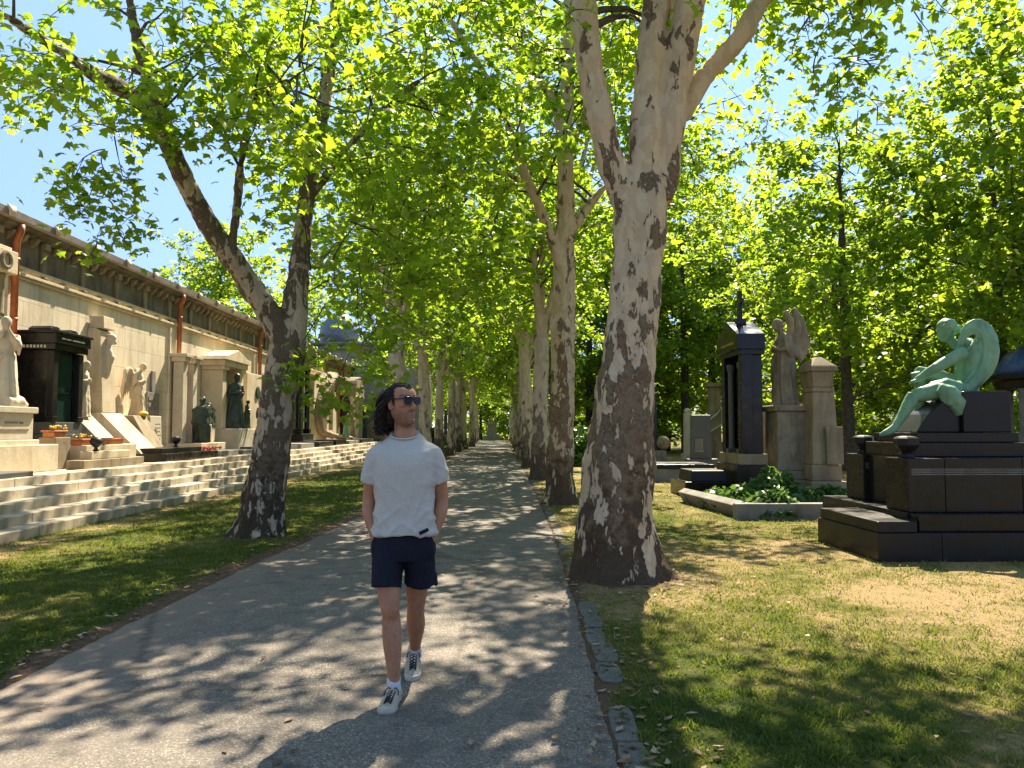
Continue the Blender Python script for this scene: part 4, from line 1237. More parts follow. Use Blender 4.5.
# 12 tall black column tomb
m = monument('black_column_tomb', 'tall black granite tomb of paired columns under a heavy black cap', 'tomb', -9.9, 38.6, Z0)
MB().box(-.55, .7, -1.2, 1.2, 0, .3).box(-.55, .6, -1.1, 1.1, .302, .62).build('base', M['granite_dull'], m, .015)
MB().box(-.55, .1, -1.0, 1.0, .622, 4.1).build('body', M['granite'], m, .012)
for y in (-.8, .8): MB().box(.15, .5, y - .17, y + .17, .622, .85).lathe([(.16, .852), (.13, .9), (.12, 3.7), (.15, 3.75), (.17, 3.85)], 16, T(.32, y, 0)).build('column', M['granite'], m, .004)
MB().box(-.55, .65, -1.15, 1.15, 4.102, 4.5).prism([(-1.25, 4.502), (1.25, 4.502), (.6, 4.9), (-.6, 4.9)], -.55, .72, 'x').build('cap', M['granite'], m, .015)
statue('urn', MB().lathe([(.12, 4.9), (.1, 5.0), (.22, 5.15), (.25, 5.3), (.12, 5.42), (.05, 5.5)], 18, T(.1, .2, 0)), M['granite_dull'], m, .03, .004)

# 13 art nouveau swirl
m = monument('swirl_monument', 'sweeping curved sandstone monument curling round a pale cross like a wave', 'monument', -9.95, 45.6, Z0)
pts = [(0, 3.6, 3.2), (0, 3.0, 3.9), (0, 1.6, 4.0), (0, .0, 3.4), (0, -1.1, 2.4), (0, -1.3, 1.5), (0, -.6, .8), (.2, .8, .55), (.5, 2.2, .4), (.8, 3.8, .3)]
sb = MB(); q = [tuple(a) for a in curve([(p[0], p[1] - .8, p[2]) for p in pts], 36)]
sb.tube(q, [.25 + .28 * math.sin(PI * min(1, i / 20)) for i in range(36)], 16, squash=(1.1, .55))
sb.tube([(a, b - .3, c * .96) for a, b, c in q[4:30]], [.18] * 26, 12)
statue('stone_swirl', sb, M['stone_tan'], m, .05, .03)
MB().box(-.5, -.1, -3.0, 3.4, 0, 3.9, None, (0, .4)).build('back_slab', M['stone_cream'], m, .03)
MB().box(.0, .25, .65, .95, .8, 3.5).box(.002, .248, .15, .648, 2.6, 2.9).box(.002, .248, .952, 1.45, 2.6, 2.9).build('cross', M['stone_pale'], m, .02)
statue('kneeling_figure', robed(T(.8, 1.9, .35, PI * .7, 0, 0, .85), .2, 'clasp', 7, 1.), M['bronze_green'], m, .035)
statue('standing_figure', robed(T(.9, 3.3, .35, PI * .9, 0, 0, .95), .1, 'clasp', 7, 1.), M['stone_tan'], m, .035)

# 14 arcade tomb
m = monument('arcade_tomb', 'arched aedicule tomb with slim pale columns near the far end of the wall', 'tomb', -9.9, 53.4, Z0)
for y in (-1.4, 0, 1.4): MB().lathe([(.26, 0), (.2, .3), (.18, 2.7), (.3, 2.9), (.3, 3.1)], 14, T(.3, y, 0)).build('column', M['stone_pale'], m, 0, True)
MB().box(-.55, -.2, -1.7, 1.7, 0, 3.1).build('back', M['granite_dull'], m)
o = [(-1.75, 3.102), (1.75, 3.102), (1.6, 3.7)] + [(1.3 * math.cos(a), 3.7 + .75 * math.sin(a)) for a in [PI * i / 10 for i in range(0, 11)]] + [(-1.6, 3.7)]
MB().prism(o, -.55, .55, 'x').build('arch', M['stone_tan'], m, .02)
m = monument('dark_tomb', 'low dark tomb with a pitched top in front of the grey chapel', 'tomb', -8.4, 56.4, .2)
MB().prism([(-1.6, 0), (1.6, 0), (1.6, 2.2), (.7, 3.3), (-.7, 3.3), (-1.6, 2.2)], -.8, .8, 'y').build('body', M['granite_grey'], m, .03)
MB().prism([(-.8, .1), (.8, .1), (.8, 1.7), (0, 2.5), (-.8, 1.7)], -.83, -.802, 'y').build('panel', M['stone_tan'], m)

# kerbs, slabs and planters on the terrace
def block(name, label, cat, x0, x1, y0, y1, z0, z1, mat, bevel=.015, top=None, group='grave slabs on the terrace'):
    o = MB().box(x0, x1, y0, y1, 0, z1 - z0, T(-(x0 + x1) / 2, -(y0 + y1) / 2, 0), top).build(name, mat, None, bevel)
    o.location = ((x0 + x1) / 2, (y0 + y1) / 2, z0); return tag(o, label, cat, group)


block('grave_kerb', 'large plain cream stone kerb block at the left edge of the terrace', 'kerb block', -9.9, -8.75, 11.6, 15.7, Z0, 1.27, M['stone_cream'])
block('grave_slab', 'thin dark weathered slab lying lowest at the left edge of the terrace', 'grave slab', -8.7, -8.05, 9.5, 13.7, Z0, .84, M['granite_grey'])
block('grave_slab', 'mossy grey slab lying on the thin dark slab at the left edge', 'grave slab', -8.7, -8.25, 9.7, 12.8, .842, .96, M['stone_grey'])
block('stone_block', 'small square tan block under a terracotta planter by the black tomb', 'stone block', -9.3, -8.95, 15.95, 16.5, Z0, 1.40, M['stone_tan'])
block('stone_block', 'long tan block holding the wide terracotta planter', 'stone block', -9.3, -8.72, 16.7, 19.0, Z0, 1.22, M['stone_cream'])
block('stone_block', 'lower mossy tan block at the terrace edge in front of the planters', 'stone block', -8.7, -8.35, 15.9, 18.6, Z0, .93, M['stone_tan'])
block('stone_block', 'half shaded cream block set back on the lower mossy block', 'stone block', -8.7, -8.45, 16.4, 18.1, .932, 1.10, M['stone_cream'])
block('grave_slab', 'dark polished slab in front of the stone angel', 'grave slab', -9.35, -8.25, 19.6, 23.2, Z0, .95, M['granite_brown'])
block('grave_slab', 'brown upper slab resting on the dark polished slab', 'grave slab', -9.25, -8.5, 19.9, 22.6, .952, 1.08, M['granite_dull'])
block('grave_slab', 'pale slab beside the drainpipe foot below the inscribed tablet', 'grave slab', -9.4, -8.3, 23.5, 25.2, Z0, .92, M['stone_grey'])
for i, (y0, y1, mm, hh, lab) in enumerate(((25.6, 27.4, 'granite_grey', .14, 'first low grey slab in front of the seated bronze'), (27.8, 29.9, 'granite_dull', .2, 'dark slab before the porch tomb'),
                                           (30.3, 32.6, 'granite_grey', .16, 'grey slab before the round medallion stele'), (33.2, 35.6, 'stone_grey', .22, 'pale slab before the round headed stele'),
                                           (36.6, 39.8, 'granite_dull', .24, 'dark slab before the black column tomb'), (40.4, 43.2, 'granite', .3, 'polished black slab left of the swirl monument'),
                                           (43.8, 47.4, 'stone_grey', .2, 'long pale slab before the swirl monument'), (48.2, 51.5, 'granite_dull', .24, 'dark slab between swirl monument and arcade tomb'), (52.2, 55.5, 'granite_grey', .2, 'last slab before the arcade tomb'))):
    block('grave_slab', lab, 'grave slab', -9.35, -8.3, y0, y1, Z0, Z0 + hh, M[mm])


def planter(label, X, Y, z, L, W, h, flowers, rz=0):
    m = thing('planter', label, 'planter', (X, Y, z), rz, 'terracotta planters on the terrace')
    MB().box(-W / 2 + .03, W / 2 - .03, -L / 2 + .03, L / 2 - .03, 0, h * .75).box(-W / 2, W / 2, -L / 2, L / 2, h * .752, h).build('trough', M['terracotta'], m, .012)
    MB().box(-W / 2 + .04, W / 2 - .04, -L / 2 + .04, L / 2 - .04, h, h + .006).build('soil', M['soil'], m)
    if flowers:
        mb = MB(); rn = random.Random(int(Y * 10))
        for i in range(22): mb.ball((rn.uniform(-W / 2.4, W / 2.4), rn.uniform(-L / 2.3, L / 2.3), h + rn.uniform(.03, .09)), rn.uniform(.018, .032), 3)
        mb.build('flower_bunch', M['flower_yellow'], m)


planter('small terracotta planter of yellow flowers on the square tan block', -9.12, 16.2, 1.402, .5, .3, .14, True)
planter('small terracotta planter of yellow flowers at the black tomb base, right of the first', -8.95, 16.95, 1.222, .55, .3, .14, True)
planter('wide empty terracotta planter on the long tan block', -8.95, 18.1, 1.222, 1.0, .32, .14, False)
for lab, X, Y, z in (('small dark lantern bowl on the mossy block by the planters', -8.52, 16.7, 1.102), ('round metal grave lantern on the dark slab before the angel', -8.8, 21.5, 1.082)):
    tag(MB().lathe([(.07, 0), (.05, .03), (.03, .07), (.11, .14), (.13, .2), (.1, .27), (.03, .30)], 16).build('grave_lantern', M['iron'], None, 0, True, (X, Y, z)), lab, 'lantern', 'grave lanterns')
mb = MB(); rn = random.Random(4)
for i in range(30): mb.ball((rn.uniform(-.15, .15), rn.uniform(-.5, .5), rn.uniform(.02, .1)), rn.uniform(.025, .05), 3)
tag(mb.build('flower_bed', M['flower_red'], None, 0, True, (-8.85, 24.3, .921)), 'small row of red flowers on the pale slab by the drainpipe', 'flowers')
# ---------------------------------------------------------------- graves right of the path
GR = 'graves right of the path'
# bronze angel on its black monument
m = thing('bronze_angel_monument', 'black granite monument with a tiered top carrying the seated green bronze angel', 'monument', (5.85, 10.1, 0), 0, GR)


def lb(mb, x0, x1, y0, y1, z0, z1, top=None): return mb.box(x0 - 5.8, x1 - 5.8, y0 - 10.1, y1 - 10.1, z0, z1, None, top)


mb = MB(); lb(mb, 4.44, 5.2, 9.08, 10.8, -.1, .335); lb(mb, 5.202, 7.9, 9.08, 12.1, -.1, .334); mb.build('plinth', M['granite_dull'], m, .012)
mb = MB()
o = [(4.46, 9.12), (4.46, 10.75), (5.02, 10.75), (5.12, 9.55), (4.93, 9.12)]
mb.prism([(a - 5.8, b - 10.1) for a, b in o], .337, .47, 'z'); mb.build('cover_slab', M['granite_dull'], m, .01)
mb = MB(); lb(mb, 5.0, 7.8, 9.2, 11.95, .337, .54); mb.build('ledge', M['granite_brown'], m, .012)
for nm, y0, y1 in (('side_wall', 9.42, 9.98), ('side_wall', 11.15, 11.7)):
    mb = MB(); xl = 5.0 if y0 < 10 else 5.27
    for a_, b_ in ((xl, 5.455), (5.461, 6.42), (6.426, 7.7)): lb(mb, a_, b_, y0, y1, .542, 1.2)
    s_ = mb.build(nm, M['granite_brown'], m, .012)
    mb = MB()
    for k in range(4): lb(mb, xl + .04, 7.69, y0 - .004, y0 + .001, 1.0 + k * .022, 1.008 + k * .022)
    mb.build('groove', M['stone_grey'], s_)
    mb = MB(); lb(mb, xl - .03, xl + .25, y0 + .01, y1 - .01, .342 if y0 < 10 else .1, .541); mb.build('wall_foot', M['granite_brown'], s_, .01)
    mb = MB(); mb.lathe([(.10, 1.202), (.10, 1.25), (.07, 1.27), (.13, 1.33), (.155, 1.36), (.155, 1.44), (.13, 1.46), (.06, 1.475)], 8, T((5.14 if y0 < 10 else 5.42) - 5.8, (y0 + y1) / 2 - 10.1, 0, PI / 8))
    mb.build('urn_finial', M['granite_dull'], m, .006)
mb = MB(); lb(mb, 5.35, 7.6, 9.985, 11.145, .542, 1.2); mb.build('core', M['granite'], m, .01)
mb = MB(); lb(mb, 5.36, 6.92, 9.9, 11.25, 1.202, 1.385); mb.build('lower_tier', M['granite_brown'], m, .012)
mb = MB(); lb(mb, 5.44, 6.8, 10.0, 11.15, 1.387, 1.515); mb.build('upper_tier', M['granite_brown'], m, .012)
mb = MB(); lb(mb, 6.10, 6.74, 10.05, 11.1, 1.517, 2.06); mb.prism([(5.5 - 5.8, 1.517), (6.097 - 5.8, 1.517), (6.097 - 5.8, 2.05), (5.88 - 5.8, 1.93), (5.68 - 5.8, 1.76)], 10.12 - 10.1, 11.0 - 10.1, 'y')
mb.build('seat_block', M['granite_dull'], m, .015)

# the angel itself: faces -X, seated; points measured in the side view
def bp(px, py, y):
    q = at(px, py, 10.1 + y); return (q.x - 5.85, y, q.z)


sb = MB()
# torso
sb.tube([bp(964, 394, .38), bp(966, 382, .38), bp(969, 368, .38), bp(966, 355, .38), bp(959, 348, .38)], [.165, .185, .19, .175, .085], 18, squash=((.95, 1.2), (.85, 1.1), (.85, 1.15), (.75, 1.35), (.8, 1.0)), up=(1, 0, 0))
sb.tube([bp(962, 350, .38), bp(953, 343, .38), bp(948, 338, .38)], [.075, .062, .055], 12)           # neck
H = T(*bp(946, 331, .38), 0, 0, -.42, 1.2)
sb.ball((0, 0, 0), (.100, .080, .118), 10, H); sb.ball((-.025, 0, -.055), (.075, .06, .07), 8, H)
sb.tube([(-.09, 0, .02), (-.122, 0, -.035), (-.09, 0, -.045)], [.010, .018, .012], 8, H)
sb.ball((.02, 0, .035), (.104, .096, .108), 9, H)
for i in range(9):
    a = -1.4 + i * .42; sb.ball((.06 * math.cos(a) + .03, -.072, .04 + .06 * math.sin(a)), .026, 4, H); sb.ball((.06 * math.cos(a) + .03, .072, .04 + .06 * math.sin(a)), .026, 4, H)
sb.ball((.125, 0, -.03), (.055, .06, .055), 6, H); sb.tube([(-.06, -.07, .06), (.0, -.09, .085), (.07, -.075, .05), (.12, -.04, -.01)], [.018, .022, .022, .02], 8, H); sb.tube([(-.09, -.03, .035), (-.05, -.07, .045), (.02, -.092, .03)], [.014, .018, .018], 8, H); sb.ball((-.088, 0, -.075), (.028, .025, .02), 5, H)
# near arm: shoulder, elbow, wrist, hand closing on the knee
for y0, y1, y2 in ((.14, .10, .26), (.62, .66, .48)):
    sb.tube([bp(963, 352, y0), bp(950, 360, y1 - .01), bp(936, 368, y1), bp(926, 374, (y1 + y2) / 2), bp(916, 380, y2)], [.09, .082, .07, .058, .042], 14)
    for k in range(4):
        dy = (k - 1.5) * .026; L = (1., 1.1, 1.05, .85)[k]
        a = Vector(bp(916, 380, y2 + dy)); sb.tube([a, a + Vector((-.06 * L, 0, -.015)), a + Vector((-.085 * L, 0, -.06 * L))], [.017, .015, .011], 6)
    a = Vector(bp(917, 380, y2 - .045)); sb.tube([a, a + Vector((-.03, -.02, -.035)), a + Vector((-.055, -.01, -.055))], [.018, .015, .011], 6)
# far leg: knee drawn up, shin down
sb.tube([bp(958, 388, .50), bp(938, 377, .52), bp(917, 372, .50)], [.135, .115, .085], 14)
sb.tube([bp(917, 372, .50), bp(920, 386, .50), bp(921, 400, .49), bp(916, 425, .46)], [.085, .08, .07, .045], 14)
# near leg: thigh level, long shin to the outstretched foot
sb.tube([bp(960, 391, .26), bp(936, 391, .23), bp(914, 396, .22)], [.145, .125, .088], 16)
sb.tube([bp(914, 395, .22), bp(908, 406, .22), bp(901, 418, .21), bp(893, 429, .20)], [.088, .086, .062, .042], 14)
sb.tube([bp(896, 427, .20), bp(888, 432, .19), bp(879, 435, .18)], [.05, .042, .022], 12, squash=(.8, 1.25))
# cloth over the lap, falling in a bunch
sb.tube([bp(938, 388, .10), bp(948, 393, .06), bp(957, 404, .04), bp(959, 415, .05)], [.09, .13, .125, .085], 18, lump=.45, seed=2)
sb.tube([bp(940, 384, .2), bp(944, 396, .06), bp(947, 404, .03)], [.06, .06, .05], 10)
sb.tube([bp(950, 384, .2), bp(952, 398, .05), bp(953, 408, .03)], [.06, .06, .05], 10)
sb.tube([bp(930, 386, .25), bp(946, 384, .2), bp(962, 390, .18), bp(970, 392, .2)], [.055, .09, .095, .06], 14, lump=.35, seed=5)
for k_, (a_, b_) in enumerate(((942, 950), (948, 955), (953, 957), (958, 962))):
    sb.tube([bp(a_, 386, .14), bp((a_ + b_) / 2, 396, .02 + .01 * k_), bp(b_, 406 + 3 * k_, .0)], [.035, .042, .038], 8)
# wings: the near one a long crescent whose tip passes behind the thigh
for y, k in ((.18, 1.), (.60, .97)):
    c = [(960, 346), (966, 332), (978, 327), (987, 337), (989, 353), (984, 369), (973, 382), (961, 394), (946, 405), (927, 420), (909, 432)]
    wd = [.035, .08, .12, .14, .148, .135, .11, .08, .055, .04, .02]
    q = curve([(*bp(a, b, y), w_) for (a, b), w_ in zip(c, wd)], 40)
    if k < 1: q = q[:28]
    sb.tube([tuple(p[:3]) for p in q], [p[3] for p in q], 20, squash=(1, .28), up=(1, 0, 0.2))
    e = curve([(*bp(a - (0 if k < 1 else 1), b + 1, y - .02), .03) for a, b in ((958, 348), (961, 336), (966, 329), (971, 326), (979, 330), (974, 343), (966, 350))], 18)
    sb.tube([tuple(p[:3]) for p in e], [.020] * 18, 10)
    for j in range(5):                                             # feather ridges
        off = -.12 + .06 * j
        f = [(p[0] + off * p[3] / .2 * (1 if p[2] > 1.9 else .6), p[1] - .045 - .01 * (j % 2), p[2]) for p in q[10:30]]
        sb.tube(f, [.019] * len(f), 6)
sb.ball(bp(966, 347, .36), (.10, .20, .13), 8); sb.ball(bp(963, 343, .30), (.06, .10, .09), 8)
ang = meld(sb, .0125, 3); roughen(ang, .006, 14, 2)
a_ = mesh_obj('bronze_angel', ang, M['bronze_green'], None, (5.85, 10.1, 0))
tag(a_, 'green bronze winged angel sitting head bowed with one leg stretched down', 'statue', GR)

# black pedimented tomb facing the path
m = thing('pedimented_tomb', 'tall black granite tomb with a pointed pediment, cross on top and columns in its recess', 'tomb', (5.97, 18.5, 0), 0, GR)
MB().box(-.45, .33, -.84, .84, -.05, .75).build('base', M['granite_brown'], m, .012)
MB().box(-.38, .28, -.80, .80, .752, 1.0).build('sub_base', M['stone_tan'], m, .012)
MB().box(-.05, .22, -.68, .68, 1.002, 3.3).build('body', M['granite'], m, .01)
for s in (-1, 1): MB().box(-.30, -.053, s * .68 - .12, s * .68 + .12, 1.002, 3.3).build('pier', M['granite'], m, .01)
for s in (-1, 1): MB().box(-.3, -.06, s * .40 - .1, s * .40 + .1, 1.003, 1.1).lathe([(.09, 1.102), (.075, 1.16), (.07, 2.95), (.10, 3.05), (.10, 3.15)], 16, T(-.18, s * .40, 0)).build('column', M['granite_grey'], m, .003)
MB().box(-.09, -.053, -.25, .25, 1.2, 3.0).build('tablet', M['granite_dull'], m, .006)
letters(MB(), -.24, .24, 1.25, 2.1, 8, '-x', -.091, random.Random(3), .008, .03).build('inscription', M['gold'], m)
MB().box(-.34, .25, -.79, .79, 3.302, 3.42).build('architrave', M['granite'], m, .008)
MB().prism([(-.82, 3.422), (.82, 3.422), (.82, 3.78), (0, 4.16), (-.82, 3.78)], -.40, .26, 'x').build('pediment', M['granite'], m, .01)
letters(MB(), -.62, .62, 3.47, 3.70, 1, '-x', -.401, random.Random(8), .01, .02).build('lettering', M['gold'], m)
MB().box(-.18, .06, -.12, .12, 4.08, 4.24).box(-.11, -.01, -.06, .06, 4.242, 4.92).box(-.109, -.011, -.20, -.061, 4.60, 4.72).box(-.109, -.011, .061, .20, 4.60, 4.72).build('cross', M['granite'], m, .006)
s = thing('tomb_slab', 'two tiered black granite slab in front of the pedimented tomb', 'grave slab', (4.9, 18.65, 0), 0, GR)
MB().box(-.52, .53, -.75, .78, -.05, .35).build('lower_slab', M['granite'], s, .012)
MB().box(-.36, .53, -.6, .62, .352, .60, None, (.04, .04)).build('upper_slab', M['granite_dull'], s, .012)

# stone angel on a pedestal, stone pillar, planted bed
m = thing('stone_angel', 'weathered stone angel with one raised wing standing on a tall square pedestal', 'statue', (6.75, 17.9, 0), 0, GR)
MB().box(-.5, .55, -.62, .6, -.05, .42).box(-.42, .45, -.5, .5, .422, .62, None, (.03, .03)).box(-.36, .34, -.42, .42, .622, 1.98, None, (.02, .02)).box(-.41, .39, -.47, .47, 1.982, 2.12).build('pedestal', M['stone_statue'], m, .025)
S = T(-.02, 0, 2.12, .12, 0, 0, 1.17)
sb = robed(S, .10, 'clasp', 8, .7, 1.0, True, None, -.25)
sb.loft(robe_rings([(.0, .08, .22, .2, .1), (.5, .1, .15, .18, .1), (1.0, .1, .12, .17, .06), (1.35, .07, .08, .15, .02)], 20, 7, 2), True, S)
for s_ in (-1, 1):
    feather_wing(sb, S, [(.10, .08 * s_, 1.25), (.21, .13 * s_, 1.42), (.23, .16 * s_, 1.68), (.15, .17 * s_, 1.93)], lambda u: .28 + .30 * math.sin(PI * (.1 + .55 * u)), 12, .062, .4, .62)
    sb.tube([(.1, .12 * s_, 1.2), (.2, .16 * s_, 1.05), (.30, .17 * s_, .92), (.26, .15 * s_, .86)], [.10, .11, .07, .03], 12, S, squash=(1, .5))
statue('figure', sb, M['stone_statue'], m, .015, .012, None, None, None, None, 2)

m = thing('stone_obelisk', 'square tapering sandstone pillar with a low pyramid cap beside the stone angel', 'pillar', (7.32, 17.4, 0), 0, GR); m.scale = (.84, .8, 1)
MB().box(-.48, .52, -.6, .65, -.05, .42).build('base', M['stone_tan'], m, .03)
MB().box(-.40, .40, -.48, .5, .422, .78).build('foot', M['stone_tan'], m, .03)
MB().box(-.37, .35, -.45, .48, .782, 2.40, None, (.07, .05)).build('shaft', M['stone_tan'], m, .03)
MB().box(-.03, .42, -.56, -.452, .785, 1.62).build('side_slab', M['stone_tan'], m, .02)
MB().box(-.31, .27, -.42, .44, 2.402, 2.50).box(-.28, .24, -.39, .42, 2.502, 2.86, None, (-.05, -.05)).box(-.38, .34, -.49, .52, 2.862, 2.98).box(-.36, .32, -.47, .50, 2.982, 3.20, None, (.26, .34)).build('cap', M['stone_tan'], m, .02)
tag(MB().prism([(-.3, 0), (.3, 0), (.3, 1.85)] + [(.3 * math.cos(a), 1.85 + .3 * math.sin(a)) for a in [PI * i / 8 for i in range(1, 8)]] + [(-.3, 1.85)], -.12, .12, 'x').build('rounded_headstone', M['stone_statue'], None, .02, False, (6.75, 19.6, 0)),
    'round topped stone headstone half hidden between the pedimented tomb and the angel', 'headstone', GR)

m = thing('grave_bed', 'planted grave bed edged with low stone kerbs, the left kerb leaning outwards', 'grave bed', (5.9, 15.2, 0), 0, GR)
MB().box(-1.75, 2.0, -1.85, -1.62, -.1, .28).build('front_kerb', M['stone_grey'], m, .02)
MB().box(-.09, .09, -1.6, 1.55, -.1, .30, T(-1.62, 0, 0, .09, 0, -.5)).build('side_kerb', M['stone_grey'], m, .02)
MB().box(.0, 2.1, 1.15, 1.38, -.1, .34).build('back_kerb', M['stone_tan'], m, .02)
MB().box(-1.6, 2.0, -1.6, 1.5, -.1, .12).build('soil', M['soil'], m)


def plant(label, X, Y, w_, d_, h, n, seed, size=.1, name='ivy_plant'):
    rng = np.random.default_rng(seed)
    a = rng.random(n) * 2 * PI; r = np.sqrt(rng.random(n))
    x = r * np.cos(a) * w_; y = r * np.sin(a) * d_
    hh = h * np.clip(1 - r ** 2, .12, 1) * (.55 + .45 * np.array([mnoise.noise(Vector((X + p * 3, Y + q * 3, seed))) for p, q in zip(x, y)]) + .25)
    z = hh * (1 - .75 * rng.random(n) ** 2)
    V, F, ti = leaf_geo(np.stack([x, y, np.maximum(z, .02)], 1), size, rng, LEAF_MID, .7)
    wood = []
    for i in range(40):
        j = rng.integers(n); wood.append((np.array([(x[j] * .5, y[j] * .5, -.05), (x[j] * .8, y[j] * .8, z[j] * .6), (x[j], y[j], z[j])]), np.array([.008, .006, .003])))
    V1, F1 = fast_tubes(wood, 3)
    o = bpy.data.objects.new(name, strips_mesh(name, np.concatenate([V, V1]), np.concatenate([F, F1 + len(V)]), np.concatenate([ti, np.zeros(len(F1))]), [M['leaf_ivy'], M['bark_dark']],
                                             fmat=np.concatenate([np.zeros(len(F)), np.ones(len(F1))])))
    COL.objects.link(o); o.location = (X, Y, .08); tag(o, label, 'plant', 'plants in the grave bed'); return o


plant('pale leafed plant spilling over the leaning side kerb of the bed', 4.75, 15.4, .65, 1.3, .42, 1400, 1)
plant('tallest bushy plant in the middle of the grave bed', 5.75, 16.0, .8, .9, .72, 1700, 2)
plant('dark green plant hanging over the front kerb corner', 4.9, 13.75, .62, .45, .42, 1000, 3)
plant('low dark ivy at the foot of the square sandstone pillar', 7.0, 16.2, .9, .5, .36, 1100, 4)

# smaller graves between the trees
def stele(name, label, X, Y, w_, d_, h, mat, base=.3, cap=None, rz=0., cat='headstone'):
    m = thing(name, label, cat, (X, Y, 0), rz, GR)
    MB().box(-w_ * .75, w_ * .75, -d_ * .9, d_ * .9, -.05, base).build('base', mat, m, .02)
    mb = MB().box(-w_ / 2, w_ / 2, -d_ / 2, d_ / 2, base + .002, h, None, (w_ * .04, 0)); mb.build('slab', mat, m, .02)
    return m


m = thing('ball_column', 'slim black obelisk with a pale tip and a stone ball at its foot', 'obelisk', (7.35, 36, 0), 0, GR)
MB().box(-.5, .7, -.5, .5, -.05, .3).box(-.35, .5, -.4, .4, .302, .6).build('base', M['stone_grey'], m, .02)
MB().box(-.2, .16, -.18, .18, .602, 3.25, None, (.04, .04)).build('shaft', M['granite'], m, .01)
MB().box(-.16, .12, -.14, .14, 3.252, 3.4, None, (.1, .1)).build('tip', M['stone_pale'], m)
MB().ball((.42, -.1, .95), .33, 8).build('stone_ball', M['stone_statue'], m, 0, True)
m = stele('dark_headstone', 'small distant black headstone on a grey block seen past the obelisk', 12.4, 58, .9, .3, 2.6, M['granite'], 1.4)
m = stele('pale_headstone', 'narrow pale stele with a knob on top beside the grey headstone', 10.2, 41, .42, .35, 2.45, M['stone_pale'])
MB().ball((0, 0, 2.55), (.2, .18, .17), 6).build('knob', M['stone_pale'], m, 0, True)
m = stele('grey_headstone', 'flat topped grey granite headstone with a small ledge panel', 8.6, 32.4, .86, .3, 2.18, M['granite_grey'], .35)
MB().box(-.3, .05, -.22, -.152, .7, 1.2).box(-.32, .07, -.28, -.152, .62, .698).build('ledge', M['stone_grey'], m, .01)
m = stele('brown_column', 'tall brown stone column with a thin cap and a curled pale ornament', 12.2, 43, .62, .62, 3.95, M['stone_tan'], .9)
MB().box(-.42, .42, -.42, .42, 3.952, 4.15).build('cap', M['stone_tan'], m, .02)
sb = MB(); sb.tube([(-.45, -.4, 1.0), (-.4, -.42, 1.6), (-.55, -.42, 1.95), (.1, -.42, 2.5), (.3, -.42, 2.9), (.35, -.4, 1.9), (-.2, -.42, 1.55), (-.4, -.42, 1.4)], [.05] * 8, 8)
m2 = statue('curled_ornament', sb, M['stone_pale'], m, .03, .0, None, None, None, None, 1)
s = thing('low_grave', 'low flat grave with pale kerb and dark top beyond the big plane tree', 'grave slab', (5.5, 23.9, 0), 0, GR)
MB().box(-.95, .95, -.9, .9, -.05, .40).build('kerb', M['stone_grey'], s, .02)
MB().box(-1.0, 1.0, -.95, .95, .402, .53).build('cover', M['granite_dull'], s, .015)
for i, (lab, X, Y, w_, h, mm) in enumerate((('distant grey headstone left of the pale stele', 11.5, 66, .9, 1.5, 'stone_grey'), ('far pale headstone in a sunny clearing', 14.2, 70, 1.2, 1.1, 'stone_pale'),
                                            ('far grey headstone near the foot of the obelisk', 18.2, 44, .9, 1.5, 'stone_grey'), ('far dark headstone behind the bronze angel', 20.5, 40, 1.0, 1.6, 'granite_dull'),
                                            ('far pale headstone seen below the outstretched bronze leg', 22.6, 47, 1.1, 1.3, 'stone_pale'), ('far brown headstone between distant trunks', 15.6, 56, .9, 1.7, 'stone_tan'),
                                            ('distant dark headstone close to the row of planes', 5.3, 60, .8, 1.6, 'granite'), ('distant grey headstone close to the row of planes', 5.0, 72, .9, 1.4, 'stone_grey'),
                                            ('mid distance grey stele behind the low flat grave', 6.3, 47, .8, 1.9, 'stone_grey'))):
    stele('far_headstone', lab, X, Y, w_, .3, h, M[mm], .25)

# blue domed chapel at the right edge
m = thing('domed_tomb', 'small dark round tomb with a blue glazed dome at the right edge', 'tomb', (17.55, 24.2, 0), 0, GR)
MB().lathe([(1.7, -.05), (1.7, .3), (1.5, .31), (1.5, .55)], 28).build('base', M['stone_grey'], m, .02)
for i in range(8):
    a = 2 * PI * (i + .5) / 8; MB().lathe([(.16, .55), (.12, .7), (.11, 2.7), (.17, 2.85)], 12, T(1.25 * math.cos(a), 1.25 * math.sin(a), 0)).build('column', M['stone_grey'], m, 0, True)
MB().lathe([(1.45, 2.855), (1.5, 3.1), (1.62, 3.15), (1.62, 3.3)], 28).build('ring_beam', M['granite_dull'], m, .02)
MB().lathe([(1.45, 3.305), (1.38, 3.6), (1.15, 3.95), (.75, 4.25), (.25, 4.4), (.06, 4.45), (.05, 4.7)], 28).build('dome', M['roof_blue'], m, 0, True)
statue('figure', robed(T(0, 0, .55, 0, 0, 0, 1.0), .06, 'clasp', 7, .5), M['stone_statue'], m, .03)

